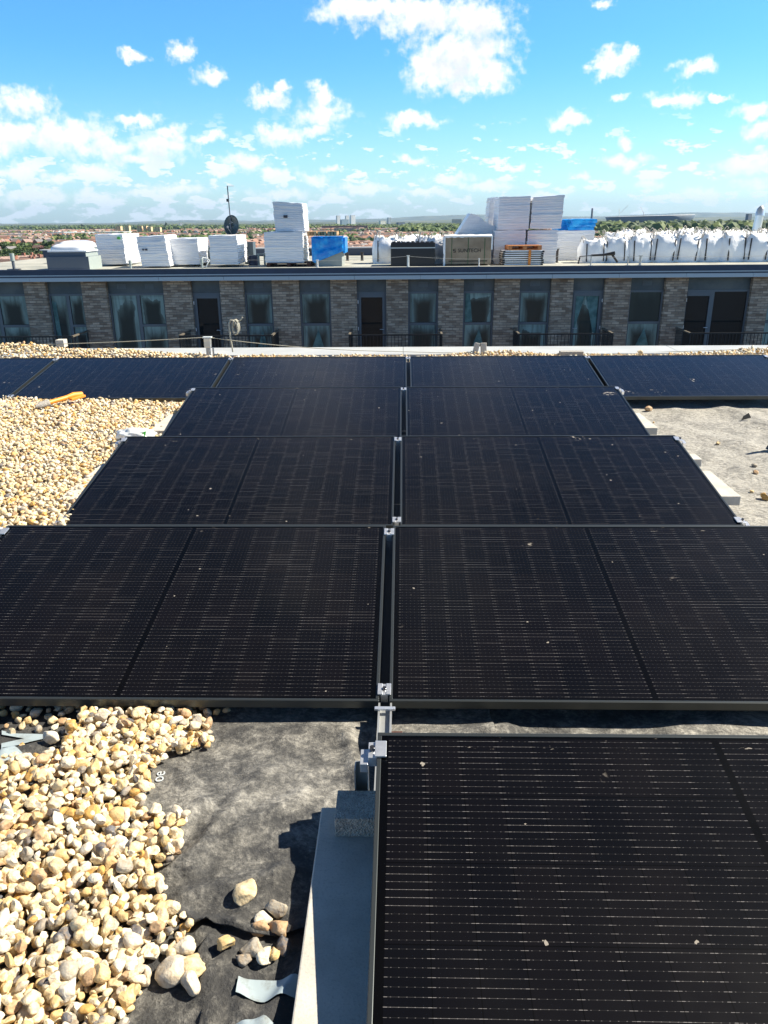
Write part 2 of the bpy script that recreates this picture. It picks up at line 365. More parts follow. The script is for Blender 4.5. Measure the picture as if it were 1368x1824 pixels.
M_blue = mat('blue_plastic_sheet', (.01, .30, .80), .22, 0, vary((.0, .20, .68), (.03, .42, .90), 4, bscale=5, bstr=.8, bdist=.05))
M_strap = mat('dark_strap', (.045, .04, .04), .7)
M_strapl = mat('beige_loop', (.45, .42, .36), .7)
M_memb2 = mat('torn_membrane', (.02, .02, .02), .9)
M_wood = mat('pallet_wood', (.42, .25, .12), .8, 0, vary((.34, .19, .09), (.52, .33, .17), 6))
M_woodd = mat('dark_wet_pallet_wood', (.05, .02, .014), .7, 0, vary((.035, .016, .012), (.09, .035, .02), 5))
M_card = mat('brown_carton', (.30, .23, .16), .8, 0, vary((.25, .19, .13), (.34, .27, .19), 3))
M_ink = mat('black_ink', (.015, .015, .015), .7)
M_roofd = mat('felt_roof', (.34, .35, .31), .85, 0, vary((.26, .27, .24), (.45, .44, .38), .9, bscale=30))
M_roofs = mat('far_roof_slope', (.22, .29, .27), .6)
M_dome = mat('opal_dome', (.86, .87, .88), .15)
M_upd = mat('grey_upstand', (.10, .12, .15), .6)
M_upl = mat('pale_metal_and_lit_kerb_side', (.33, .38, .36), .6)
M_black = mat('black_plastic', (.012, .012, .014), .4)
M_dish = mat('dark_dish', (.035, .055, .06), .4)
M_cable = mat('pale_cable', (.42, .40, .32), .6)
M_orange = mat('orange_plastic', (.85, .30, .03), .45)
M_green = mat('green_print', (.08, .42, .06), .5)
M_bottle = mat('cloudy_white_plastic', (.78, .80, .78), .25)
M_chrome = mat('polished_steel', (.72, .72, .68), .3, .6)

# ------------------------------------------------------------------ roof ground (geotextile)
ridges = []   # (x0,y0,x1,y1,height,width)
def rl(a, b, h, w):
    p, q = atZ(*a), atZ(*b); ridges.append((p.x, p.y, q.x, q.y, h*(.5 if a[0] > 1000 else 1.7), w*(1.6 if a[0] > 1000 else 1)))
rl((1090, 732), (1230, 762), .022, .05); rl((1230, 762), (1330, 790), .032, .05); rl((1290, 722), (1368, 752), .05, .06); rl((1368, 752), (1440, 790), .05, .06)
rl((1120, 760), (1190, 790), .012, .05); rl((1330, 790), (1400, 830), .03, .07)
rl((330, 1545), (470, 1380), .010, .03); rl((300, 1500), (360, 1440), .012, .03); rl((365, 1655), (378, 1830), .020, .011); rl((400, 1700), (440, 1840), .010, .02); rl((300, 1560), (420, 1500), .010, .018); rl((420, 1650), (500, 1560), .009, .02); rl((395, 1470), (345, 1560), .010, .014)
rl((100, 1320), (10, 1345), .014, .03); rl((420, 1490), (540, 1420), .008, .03); rl((330, 1600), (520, 1560), .009, .025); rl((560, 1700), (470, 1830), .014, .02)
rl((690, 1330), (900, 1290), .02, .04); rl((1235, 1290), (1300, 1260), .03, .05); rl((380, 1300), (640, 1290), .008, .05); rl((620, 1300), (640, 1400), .012, .02)
def gh(x, y):
    h = .010*nz(x*1.1, y*1.3, 3)+(.012*(1-abs(nz(x*1.7-y*.9, y*1.3+x*.6, 11)*2))**3 if x > 1.4 else 0)+.006*nz(x*3.3, y*3.0, 7)+.0022*nz(x*11, y*9, 1)
    u = max(0, min(1, (y-1.8)/.3)); h -= .033*u*u*(3-2*u)
    for x0, y0, x1, y1, a, w in ridges:
        dx, dy = x1-x0, y1-y0; L = dx*dx+dy*dy; u = max(0, min(1, ((x-x0)*dx+(y-y0)*dy)/L))
        d2 = (x-x0-u*dx)**2+(y-y0-u*dy)**2
        if d2 < 9*w*w: h += a*math.exp(-d2/(w*w))
    return h
def grid_mesh(name, xs, ys, hf, m):
    V = np.array([(x, y, hf(x, y)) for y in ys for x in xs]); nx, ny = len(xs), len(ys)
    i = np.arange(nx-1)[None, :]+nx*np.arange(ny-1)[:, None]; i = i.ravel()
    return np_mesh(name, V, np.stack([i, i+1, i+1+nx, i+nx], 1), m, True)
xs = np.concatenate([np.arange(-9, -1.6, .12), np.arange(-1.6, .9, .022), np.arange(.9, 4.8, .04), np.arange(4.8, 9.1, .15)])
ys = np.concatenate([np.arange(-3, .7, .15), np.arange(.7, 2.4, .022), np.arange(2.4, 3.6, .1), np.arange(3.6, 7.6, .045), np.arange(7.6, 9.0, .15)])
g = link_mesh('ground', grid_mesh('ground', xs, ys, gh, M_memb)); tag(g, kind='structure')

# overlapping sheet of geotextile with a loose near edge
edge_px = [(250, 1615), (330, 1634), (362, 1652), (380, 1646), (410, 1654), (445, 1664), (480, 1668), (515, 1662), (545, 1655), (600, 1662), (660, 1655)]
EP = [atZ(*p, .01) for p in edge_px]
def edge_y(x):
    for a, b in zip(EP, EP[1:]):
        if a.x <= x <= b.x: return a.y+(b.y-a.y)*(x-a.x)/(b.x-a.x)
    return EP[0].y if x < EP[0].x else EP[-1].y
sx = np.arange(-1.3, .3, .015); nyy = 60
Vs = []
for j in range(nyy+1):
    for x in sx:
        y0 = edge_y(x); t_ = (j/nyy)**1.5; y = y0+(2.35-y0)*t_
        z = gh(x, y)+.006+.016*math.exp(-((y-y0)/.022)**2)*(1.0+.9*nz(x*16, 3))*(1-.5*math.exp(-((y-y0)/.006)**2))
        if t_ > .85: z -= .008*(t_-.85)/.15
        Vs.append((x, y, z))
nx = len(sx); i = (np.arange(nx-1)[None, :]+nx*np.arange(nyy)[:, None]).ravel()
sh = link_mesh('membrane_sheet', np_mesh('membrane_sheet', Vs, np.stack([i, i+1, i+1+nx, i+nx], 1), M_memb, True))
sm = sh.modifiers.new('thick', 'SOLIDIFY'); sm.thickness = .002; sm.offset = 1
tag(sh, 'overlapping dusty black geotextile sheet with curled near edge between gravel and slab', 'membrane')
def gtop(x, y): return gh(x, y)+(.0085 if (-1.3 < x < .3 and edge_y(x)+.03 < y < 2.3) else 0)
def decal(name, poly_px, parent, subdiv=10, m=M_print):
    pts = [atZ(*p, .012) for p in poly_px]; bm = bmesh.new()
    f = bm.faces.new([bm.verts.new((p.x, p.y, 0)) for p in pts]); bmesh.ops.triangulate(bm, faces=[f])
    for _ in range(6): bmesh.ops.subdivide_edges(bm, edges=[e for e in bm.edges if e.calc_length() > .012], cuts=1); bmesh.ops.triangulate(bm, faces=bm.faces)
    bmesh.ops.triangulate(bm, faces=bm.faces)
    for v in bm.verts: v.co.z = gtop(v.co.x, v.co.y)+.0055
    me = bpy.data.meshes.new(name); bm.to_mesh(me); bm.free(); me.materials.append(m)
    for p in me.polygons: p.use_smooth = True
    o = bpy.data.objects.new(name, me); COL.objects.link(o); o.parent = parent; return o
tag(decal('printed_mark', [(425, 1738), (470, 1740), (535, 1743), (532, 1775), (470, 1780), (420, 1770)], g), 'pale blue printed mark on the geotextile near the slab')
decal('printed_mark', [(418, 1822), (470, 1815), (490, 1824), (440, 1840)], g)
decal('printed_mark', [(0, 1286), (20, 1292), (60, 1293), (100, 1296), (104, 1299), (80, 1303), (50, 1311), (30, 1318), (0, 1322), (0, 1312), (40, 1302), (0, 1294)], g)
decal('printed_mark', [(0, 1322), (20, 1330), (50, 1346), (58, 1354), (35, 1356), (20, 1364), (0, 1366)], g)
def text_obj(s, name, size, m, parent=None, ext=0.0):
    cu = bpy.data.curves.new(name, 'FONT'); cu.body = s; cu.size = size; cu.align_x = 'CENTER'; cu.align_y = 'CENTER'; cu.extrude = ext
    o = bpy.data.objects.new(name, cu); COL.objects.link(o); dg = bpy.context.evaluated_depsgraph_get()
    me = bpy.data.meshes.new_from_object(o.evaluated_get(dg)); bpy.data.objects.remove(o)
    me.materials.clear(); me.materials.append(m); o = bpy.data.objects.new(name, me); COL.objects.link(o); o.parent = parent; return o
o = text_obj('oe', 'printed_text', .050, mat('pale_print', (.50, .54, .56), .8), g, .0004)
p = atZ(283, 1383, .012); a_ = R(98)
for v in o.data.vertices:
    c = v.co.copy(); c.x *= 1.0; x = p.x+c.x*math.cos(a_)-c.y*math.sin(a_); y = p.y+c.x*math.sin(a_)+c.y*math.cos(a_); v.co = (x, y, gtop(x, y)+.003+c.z)

# ------------------------------------------------------------------ own building edge: coping
b_ = empty('parapet', (0, 8.98, 0)); tag(b_, 'low parapet with pale grey metal coping along the near roof edge', 'parapet')
COP_Y0, COP_Y1, COP_Z = 8.54, 9.08, .15
M_coping = mat('coping_metal', (.50, .50, .47), .45, .1, vary((.46, .46, .43), (.54, .54, .50), 3))
mb = MB(); mb.box(-9, 9, COP_Y0+.02-8.98, COP_Y1-.02-8.98, -1.0, COP_Z-.05); mb.obj('wall', M_brick, b_)
for k in range(6):
    mb = MB(); mb.box(-9+3*k+.002, -6+3*k-.002, COP_Y0-8.98, COP_Y1-8.98, COP_Z-.05, COP_Z); mb.obj('coping', M_coping, b_, bevel=.004)
ob = MB(); ob.box(-9.2, 9.2, -3.2, 9.24, -24, -.08); o = ob.obj('building', M_brick); tag(o, 'brown brick building under the near roof', 'building')

# ------------------------------------------------------------------ solar panels
PW, PH, PT, GAP, TILT = 1.722, 1.134, .032, .0165, R(8.63)
ROWS = [(-.082, .582, H-1.417), (-.061, 2.152, H-1.455), (-.032, 3.680, H-1.445), (.005, 5.260, H-1.450), (.050, 6.680, H-1.431)]
def make_panel():
    root = empty('solar_panel')
    fw = .011
    f = MB(); zt = 0.0
    f.box(0, PW, 0, fw, -PT, zt); f.box(0, PW, PH-fw, PH, -PT, zt); f.box(0, fw, fw, PH-fw, -PT, zt); f.box(PW-fw, PW, fw, PH-fw, -PT, zt)
    f.obj('frame', M_frame, root, bevel=.0015)
    c = MB(); c.add([(fw, fw, -.0025), (PW-fw, fw, -.0025), (PW-fw, PH-fw, -.0025), (fw, PH-fw, -.0025)], [(0, 1, 2, 3)])
    c.obj('glass', M_cell, root)
    k = MB(); k.box(fw, PW-fw, fw, PH-fw, -.009, -.005); k.obj('backsheet', M_black, root)
    return root
proto = make_panel(); first = True
NAMES = ['front row solar panel, left of the frame bottom', 'second', 'third', 'fourth', 'back']
def plabel(r, n):
    if r == 0: return 'black solar panel filling the lower right corner, nearest the camera' if n == 0 else 'black solar panel beyond the right picture edge in the nearest row'
    rn = {1: 'second row from the front', 2: 'third row from the front', 3: 'fourth row from the front', 4: 'farthest row beside the gravel strip'}[r]
    if r < 4: return 'black solar panel in the '+rn+(', left of the aluminium rail' if n < 0 else ', right of the aluminium rail')
    return {-3: 'partly cut off solar panel at the left end of the farthest row', -2: 'second solar panel from the left end of the farthest row',
            -1: 'solar panel in the farthest row just left of the centre clamp', 0: 'solar panel in the farthest row just right of the centre clamp',
            1: 'rightmost solar panel of the farthest row, above the bare geotextile'}[n]
LAY = {0: (0, 1), 1: (-1, 0), 2: (-1, 0), 3: (-1, 0), 4: (-3, -2, -1, 0, 1)}
for r, ns in LAY.items():
    x0, y0, z0 = ROWS[r]
    for n in ns:
        o = proto if first else copy_tree(proto); first = False
        o.location = (x0+n*(PW+2*GAP)+GAP, y0, z0); o.rotation_euler = (TILT, 0, 0)
        tag(o, plabel(r, n), 'solar panel', 'solar panels laid in rows on the roof')
# rails with clamps under every gap
def make_rail(kind):
    root = empty('mounting_rail')
    m = MB(); w = .020
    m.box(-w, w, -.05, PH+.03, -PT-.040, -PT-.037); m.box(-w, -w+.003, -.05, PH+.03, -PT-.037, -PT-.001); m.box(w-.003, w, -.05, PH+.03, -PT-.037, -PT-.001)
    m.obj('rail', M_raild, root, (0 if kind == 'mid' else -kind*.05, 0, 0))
    for yc in (.052, PH-.062):
        c = MB(); L = .026
        if kind == 'mid':
            c.box(-.012, .012, yc-L, yc+L, -.030, .0035)
            for s in (-1, 1): c.box(min(s*.006, s*.022), max(s*.006, s*.022), yc-L, yc+L, .0012, .0062)
        else:
            s = kind
            c.box(min(0, s*.022), max(0, s*.022), yc-L, yc+L, -.030, .001)
            c.box(min(-s*.024, s*.005), max(-s*.024, s*.005), yc-L, yc+L, .0012, .0068)
            c.box(min(s*.022, s*.042), max(s*.022, s*.042), yc-L-.01, yc+L-.012, -.040, -.012)
        cl = c.obj('clamp', M_alu, root, bevel=.001)
        bb = MB(); bx = 0 if kind == 'mid' else kind*.012
        bb.tube([(bx, yc, .001), (bx, yc, .0115)], .0065, 10, sm=False); bb.tube([(bx, yc, .0117), (bx, yc, .0119)], .0035, 6, sm=False)
        bb.obj('bolt', M_steel, cl)
    return root
rp = {}
for r, ns in LAY.items():
    x0, y0, z0 = ROWS[r]
    for n in range(min(ns), max(ns)+2):
        kind = -1 if n == min(ns) else 1 if n == max(ns)+1 else 'mid'
        if r == 4 and n == -3: continue
        if kind not in rp: rp[kind] = make_rail(kind); o = rp[kind]
        else: o = copy_tree(rp[kind])
        off = 0 if kind == 'mid' else -kind*(GAP)
        o.location = (x0+n*(PW+2*GAP)+off, y0, z0); o.rotation_euler = (TILT, 0, 0)
        if r == 4: wh = {-2: 'between the first and second panels from the left', -1: 'left of the two centre panels', 0: 'at the centre', 1: 'right of the two centre panels', 2: 'at the far right end'}[n]+' of the farthest row'
        else: wh = {-1: 'along the left edge', 0: 'in the centre gap', 1: 'along the right edge', 2: 'past the outer right panel'}[n] if r else {0: 'along the left edge', 1: 'right of the panel', 2: 'past the outer right panel'}[n]
        if r < 4: wh += ' of the '+['nearest', 'second', 'third', 'fourth'][r]+' panel row'
        tag(o, 'aluminium rail '+wh, 'rail', 'mounting rails under the panels')
# wind deflector / rear legs: short legs under the high edges
def leg_obj(x, y, zt, lab, zb=.0):
    m = MB(); m.box(x-.018, x-.015, y-.02, y+.02, zb, zt); m.box(x+.015, x+.018, y-.02, y+.02, zb, zt); m.box(x-.015, x+.015, y+.017, y+.02, zb, zt)
    o = m.obj('support_leg', M_alud); tag(o, lab, 'support leg', 'legs under the high panel edges'); return o
for r, ns in LAY.items():
    x0, y0, z0 = ROWS[r]
    for n in range(min(ns), max(ns)+2):
        x = x0+n*(PW+2*GAP); yy = y0+(PH-.09)*math.cos(TILT); zz = z0+(PH-.09)*math.sin(TILT)-.073
        if r == 0 and n == 0: x -= .026; yy = 1.678
        leg_obj(x, yy, zz, 'aluminium leg under the high edge of the '+['nearest', 'second', 'third', 'fourth', 'farthest'][r]+' panel row, '+('leftmost' if n == min(ns) else 'rightmost' if n == max(ns)+1 else 'position %d from the left' % (n-min(ns)+1)), .0)
# base channel joining the rows in front of the centre rail
q0, q1 = atZ(675, 1300, .045), atZ(698, 1265, .045)
xc = (atZ(685, 1285, .045).x)
br = empty('base_channel', (xc, 1.98, 0)); tag(br, 'twin aluminium channel with cross plate running under the centre of the second row', 'bracket')
m = MB(); m.box(-.022, -.016, -.36, .17, .03, .050); m.box(.016, .022, -.36, .17, .03, .050); m.box(-.016, .016, -.36, .17, .03, .034); m.obj('channel', M_alud, br)
m = MB(); m.box(-.033, .033, .125, .140, .0505, .057); m.obj('cross_plate', M_alu, br, bevel=.001)
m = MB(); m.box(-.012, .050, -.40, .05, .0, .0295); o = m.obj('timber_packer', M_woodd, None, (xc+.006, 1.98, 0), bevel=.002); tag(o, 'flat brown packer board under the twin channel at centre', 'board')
# ------------------------------------------------------------------ pavers and blocks
def boxob(name, x0, x1, y0, y1, z0, z1, m, lab, cat, group=None, bev=.004, rot=0.0):
    cx, cy = (x0+x1)/2, (y0+y1)/2; b = MB(); b.box(x0-cx, x1-cx, y0-cy, y1-cy, 0, z1-z0)
    o = b.obj(name, m, None, (cx, cy, z0), (0, 0, rot), bevel=bev); tag(o, lab, cat, group); return o
G_PAV = 'concrete pavers weighing down the panels'
boxob('concrete_slab', -.215, .12, .45, 1.655, .004, .062, M_conc, 'long pale concrete slab beside the nearest panel, half in its shadow', 'slab', G_PAV)
boxob('concrete_block', -.170, .035, 1.548, 1.652, .0625, .120, M_block, 'coarse grey concrete block on the slab below the end clamp', 'block', bev=.002)
def paver(pl, py_near, py_far, x_in, lab, h=.06, name='concrete_paver'):
    a = atZ(pl, py_near, h); b = atZ(pl, py_far, h); xa, xb = sorted((a.x, x_in))
    return boxob(name, xa, xb, a.y, max(b.y, a.y+.1), h-.055, h, M_conc, lab, 'paver', G_PAV)
paver(103, 889, 826, -1.55, 'pale concrete paver half buried in gravel left of the third panel row', .075)
paver(266, 767, 738, -1.6, 'pale concrete paver beside the bottle left of the fourth panel row', .085)
paver(1320.5, 884, 838, 1.62, 'long concrete paver sticking out right of the third panel row', .06)
paver(1172, 762, 735, 1.65, 'concrete paver sticking out right of the fourth panel row', .06)
c = atZ(1251, 818, .11); boxob('concrete_block', 1.62, c.x, c.y, c.y+.13, .061, .11, M_conc, 'small concrete block stacked at the right edge of the third panel row', 'block')
for r, x in ((1, 0), (2, 0), (3, 0), (4, -1.75), (4, 1.75), (1, 1.75), (1, -1.75), (0, 1.75)):
    x0, y0, z0 = ROWS[r]
    if r == 1 and x == 0: y0 += .25
    boxob('concrete_paver', x0+x-.15, x0+x+.15, y0+.35, y0+.95, .004, .05, M_conc, 'concrete paver hidden under the '+['nearest', 'second', 'third', 'fourth', 'farthest'][r]+' panel row, '+('centre' if x == 0 else 'left part' if x < 0 else 'right part'), 'paver', G_PAV)

# ------------------------------------------------------------------ gravel
def ico(sub):
    bm = bmesh.new(); bmesh.ops.create_icosphere(bm, subdivisions=sub, radius=1); bm.verts.ensure_lookup_table()
    v = np.array([v.co[:] for v in bm.verts]); f = np.array([[x.index for x in p.verts] for p in bm.faces]); bm.free(); return v, f
def protos(sub, n):
    v0, f0 = ico(sub); out = []
    for k in range(n):
        v = v0.copy(); s = random.uniform(0, 99)
        ax = np.array([1, random.uniform(.6, .95), random.uniform(.45, .75)])
        for _ in range(random.choice((0, 3, 6, 9, 12))):                 # chipped facets
            nrm = rng.normal(size=3); nrm /= np.linalg.norm(nrm); d = random.uniform(.5, .85)
            e = v@nrm; m_ = e > d; v[m_] -= np.outer(e[m_]-d, nrm)
        disp = np.array([1+.20*mn.noise(Vector(p)*1.1+Vector((s, 0, 0)))+.07*mn.noise(Vector(p)*2.8+Vector((0, s, 0))) for p in v0])
        out.append(v*disp[:, None]*ax)
    return out, f0
PAL = np.array([(.68, .54, .32), (.62, .44, .20), (.73, .62, .42), (.77, .70, .55), (.56, .33, .09), (.40, .36, .29), (.48, .31, .17), (.10, .10, .11), (.65, .56, .42), (.26, .23, .19)])
PP = np.array([.24, .14, .19, .12, .06, .05, .07, .02, .09, .02])
def stones_mesh(name, pts, rad, sub, nproto=24, flat=.3):
    pr_, f0 = protos(sub, nproto); nv = len(pr_[0]); N = len(pts)
    V = np.empty((N, nv, 3)); Cc = np.ones((N, nv, 4)); Fs = np.tile(f0, (N, 1, 1))+(np.arange(N)*nv)[:, None, None]
    ci = rng.choice(len(PAL), N, p=PP)
    for i in range(N):
        e = (random.uniform(-.5, .5), random.uniform(-.5, .5), random.uniform(0, 6.28))
        if random.random() < .25: e = (random.uniform(0, 6.28), random.uniform(0, 6.28), e[2])
        m_ = np.array(Matrix.Rotation(e[2], 3, 'Z') @ Matrix.Rotation(e[1], 3, 'Y') @ Matrix.Rotation(e[0], 3, 'X'))
        V[i] = (pr_[random.randrange(nproto)]*rad[i])@m_.T+pts[i]
        Cc[i, :, :3] = np.minimum(.9, PAL[ci[i]]*random.uniform(.92, 1.26))
    sm_ = np.repeat(rng.random(N) > (flat if sub < 3 else .35), len(f0))
    return np_mesh(name, V.reshape(-1, 3), Fs.reshape(-1, 3), M_stone, sm_, Cc.reshape(-1, 4))
def inpoly(x, y, poly):
    c = False; j = len(poly)-1
    for i in range(len(poly)):
        xi, yi = poly[i]; xj, yj = poly[j]
        if (yi > y) != (yj > y) and x < (xj-xi)*(y-yi)/(yj-yi)+xi: c = not c
        j = i
    return c
def scatter(x0, x1, y0, y1, inside, height, d, layers, rmin, rmax, drop=0.0):
    pts, rad = [], []
    for L in range(layers):
        cell = d*(1+.15*L); gx = np.arange(x0, x1, cell); gy = np.arange(y0, y1, cell*.9)
        for j, y in enumerate(gy):
            for x in gx:
                xx = x+(cell/2 if j % 2 else 0)+random.uniform(-.35, .35)*cell; yy = y+random.uniform(-.35, .35)*cell
                if not inside(xx, yy) or random.random() < drop+(.22 if L else 0): continue
                r = random.uniform(rmin, rmax) if random.random() < .8 else random.uniform(rmax, rmax*1.35)
                z = height(xx, yy)+r*.45+L*d*.42+(random.uniform(-.2, .25)*d if L else 0)
                pts.append((xx, yy, z)); rad.append(r)
    return np.array(pts), np.array(rad)
near_px = [(120, 1296), (160, 1262), (345, 1262), (385, 1300), (372, 1318), (335, 1333), (305, 1338), (285, 1360), (262, 1380), (272, 1405), (255, 1425), (265, 1455), (320, 1455), (338, 1475), (318, 1500), (326, 1530), (285, 1552), (292, 1580), (290, 1600), (325, 1625), (345, 1650), (325, 1665),
           (318, 1700), (300, 1690), (262, 1700), (262, 1735), (240, 1790), (232, 1900), (-700, 1900), (-700, 1385), (0, 1372), (60, 1372), (95, 1368), (120, 1340)]
NPOLY = [(p.x, p.y) for p in (atZ(a, b, .02) for a, b in near_px)]
def hnear(x, y): return gtop(x, y)+.012*max(0, nz(x*4, y*4, 5))+max(0, min(.03, (-.45-x)*.05))
pts, rad = scatter(-2.3, -.2, .55, 2.6, lambda x, y: inpoly(x, y, NPOLY), hnear, .0255, 3, .0108, .0185)
o = link_mesh('gravel', stones_mesh('gravel', pts, rad, 3, 30)); tag(o, 'cream and ochre shingle spread over the geotextile at lower left', 'gravel', kind='stuff')
# shaded stones under the second row's near edge, left
UP_ = [(p.x, p.y) for p in (atZ(a, b, .02) for a, b in [(-300, 1262), (340, 1255), (330, 1282), (240, 1288), (120, 1290), (90, 1300), (60, 1286), (-300, 1290)])]
pts, rad = scatter(-2.2, -.4, 2.0, 2.9, lambda x, y: inpoly(x, y, UP_) or (y > 2.16 and x < -.6+random.uniform(-.05, .05)), gtop, .036, 1, .011, .019, .12)
o = link_mesh('gravel', stones_mesh('gravel_shade', pts, rad, 3, 16)); tag(o, 'shaded shingle under the near edge of the second panel row', 'gravel', kind='stuff')
# middle left bed
def hmid(x, y):
    h = .035+.03*nz(x*1.3, y*1.2, 2)+.025*math.exp(-((x+3.2)**2+(y-6.15)**2)/.35)+.045*math.exp(-((x+4.6)**2+(y-6.3)**2)/.6)
    return max(.0, h)
def inmid(x, y):
    if 6.78 < y or y < 3.3: return False
    lim = -1.72 if y < 4.85 else (-1.62 if y < 6.4 else -1.3)
    return x < lim-.1*nz(y*3, 1)
pts, rad = scatter(-6.2, -1.0, 3.3, 6.85, inmid, hmid, .028, 2, .010, .018)
o = link_mesh('gravel', stones_mesh('gravel_mid', pts, rad, 2)); tag(o, 'sunlit bed of golden shingle left of the third and fourth panel rows', 'gravel', kind='stuff')
# strip beyond the farthest row
def hback(x, y):
    h = .128+.016*nz(x*2.2, y*3, 9)+.05*max(0, min(1, (x-2.6)/1.6))*math.exp(-((y-8.45)/.2)**2)
    k = max(0, min(1, (-1.9-x)/1.6)); h += k*(.11+.05*nz(x*1.6, 4, 1))*math.exp(-((y-8.28)/.26)**2)*1.25
    h += .045*math.exp(-((x-1.0)/.45)**2)*math.exp(-((y-8.5)/.2)**2)+.06*math.exp(-((x-4.6)/.8)**2)*math.exp(-((y-8.5)/.25)**2)
    return h
pts, rad = scatter(-6.5, 6.8, 7.7, 8.62, lambda x, y: (y < 8.50+.09*nz(x*3, 2)) or x < -2.6, hback, .033, 2, .011, .018, .05)
o = link_mesh('gravel', stones_mesh('gravel_back', pts, rad, 2)); tag(o, 'strip of golden shingle heaped along the parapet behind the farthest row', 'gravel', kind='stuff')
# single stones lying on the geotextile: each its own thing
ST = [(437, 1598, .031, 0, 'cream angular'), (605/1.0, 0, 0, 0, '')][:1]
ST += [(493, 1622, .026, 5, 'grey'), (470, 1638, .022, 3, 'white'), (462, 1652, .024, 6, 'brown pitted'), (497, 1655, .028, 6, 'brown and cream'), (402, 1684, .024, 1, 'ochre kidney-shaped'),
       (447, 1686, .024, 5, 'long grey'), (432, 1706, .021, 9, 'dark grey angular'), (473, 1700, .022, 3, 'white pointed'), (490, 1694, .018, 1, 'small tan'), (506, 1680, .022, 7, 'black flint'),
       (310, 1727, .036, 8, 'large oval cream'), (345, 1718, .030, 0, 'blocky cream'), (341, 1746, .028, 8, 'pale grey wedge'), (330, 1684, .030, 3, 'round white'),
       (92, 1317, .028, 3, 'long white'), (92, 1332, .018, 3, 'small white'), (63, 1347, .018, 4, 'bright ochre'), (37, 1315, .008, 4, 'tiny ochre'), (112, 1334, .015, 0, 'oval cream'), (84, 1340, .020, 8, 'flat beige'),
       (1280, 780, .020, 1, 'tan'), (1345, 817, .020, 5, 'pale grey'), (1347, 830, .020, 6, 'brown'), (1341, 860, .014, 1, 'small yellow'), (1364, 872, .030, 4, 'ochre'), (1165, 742, .010, 4, 'tiny rust red'), (1155, 720, .035, 6, 'shaded brown'),
       (1140, 627, .035, 0, 'cream'), (1205, 630, .02, 6, 'small brown')]
prs, f3 = protos(3, 12)
for i, (px, py, r, ci, nm) in enumerate(ST):
    zc = COP_Z if 1100 < px < 1250 and py < 640 else 0.01
    r *= 1.14; p = atZ(px, py+4, zc); zz = zc if zc > .1 else gtop(p.x, p.y)
    me = np_mesh('stone', prs[i % 12]*r, f3, M_stone, True, np.tile(np.append(PAL[ci], 1), (len(prs[0]), 1)))
    o = link_mesh('stone', me, None, (p.x, p.y, zz+r*.5), (random.uniform(-.3, .3), random.uniform(-.3, .3), random.uniform(0, 3.1)))
    where = ('on the coping past the two leaning bricks' if zc > .1 else 'on bare geotextile right of the panels' if px > 900 else 'beside the pale printed shape at the left edge' if py < 1400 else 'on black geotextile between gravel and slab')
    tag(o, nm+' stone lying '+where, 'stone', 'loose stones off the gravel beds')

# ------------------------------------------------------------------ small things on the near roof
def brick_thing(px, py, Y, w, h, d, lean, lab, z=None):
    p = atY(px, py, Y); b = MB(); b.box(-w/2, w/2, -d/2, d/2, 0, h)
    o = b.obj('brick', M_conc, None, (p.x, Y, p.z), (R(-8), lean, 0), bevel=.004); tag(o, lab, 'brick'); return o
brick_thing(845.5, 631, 8.46, .050, .122, .075, R(13), 'left of two leaning pale bricks at the parapet, tilted right')
brick_thing(861.5, 631, 8.46, .060, .120, .075, R(-2), 'right of two leaning pale bricks at the parapet, almost upright')
p = atY(1017.5, 633, 8.4); boxob('brick', p.x-.122, p.x+.122, 8.36, 8.45, p.z-.03, p.z+.045, M_block, 'long grey brick lying flat on the gravel near the back clamp', 'brick')
p = atY(110, 613, 8.45); boxob('brick', p.x-.045, p.x+.045, 8.40, 8.50, p.z-.03, p.z+.05, M_conc, 'small white block on top of the gravel heap at far left', 'brick')
# lifeline post
pp = atY(372, 634, 8.4); root = empty('anchor_post', (pp.x, 8.4, pp.z-.12)); tag(root, 'short galvanised post with square chrome cap holding the wire', 'post')
s = 8.4/1391*1.0
m = MB(); m.tube([(0, 0, 0), (0, 0, .23)], .024, 14); m.obj('pole', M_alud, root)
m = MB(); m.box(-.034, .034, -.03, .03, .21, .31); m.obj('cap', M_chrome, root, bevel=.003)
m = MB(); m.box(-.047, .047, -.035, .035, .311, .323); m.obj('top_plate', M_soff, root, bevel=.002)
m = MB(); m.box(.045, .060, -.01, .01, .0, .21); m.obj('side_bracket', M_alud, root)
top = root.location+Vector((0, 0, .318))
def wirepts(a, b, sag, n=14): return [a.lerp(b, i/n)-Vector((0, 0, sag*4*(i/n)*(1-i/n))) for i in range(n+1)]
wl = wirepts(atY(-200, 616, 8.4), top, .03)+wirepts(top, atY(700, 626, 8.6), .03)[1:]+wirepts(atY(700, 626, 8.6), atY(1000, 631, 8.62), .005)[1:]+wirepts(atY(1000, 631, 8.62), atY(1420, 618, 8.6), .01)[1:]
m = MB(); m.tube(wl, .004, 6); o = m.obj('lifeline_wire', M_cable); tag(o, 'thin steel wire strung over the post and along the parapet', 'wire')
# coiled cable standing up
Y0 = 8.45; path = [(415, 627), (412, 610), (409, 590), (408, 575), (411, 570), (416, 571), (418, 580)]
k = 8.45/1391
pts_ = [atY(x, y, Y0) for x, y in path]; cc = atY(418, 583, Y0)
for i in range(30):
    a = i/30*2*math.pi*2.4+.6; pts_.append(cc+Vector((math.sin(a)*.030+.012*i/30, .05*i/30, math.cos(a)*.075)))
pts_ += [atY(421, 578, 8.5), atY(424, 572, 8.5), atY(429, 569, 8.5), atY(432, 565, 8.5)]
m = MB(); m.tube(pts_, .009, 7); o = m.obj('coiled_cable', M_cable); tag(o, 'pale coiled cable standing up from the gravel beside the post', 'cable')
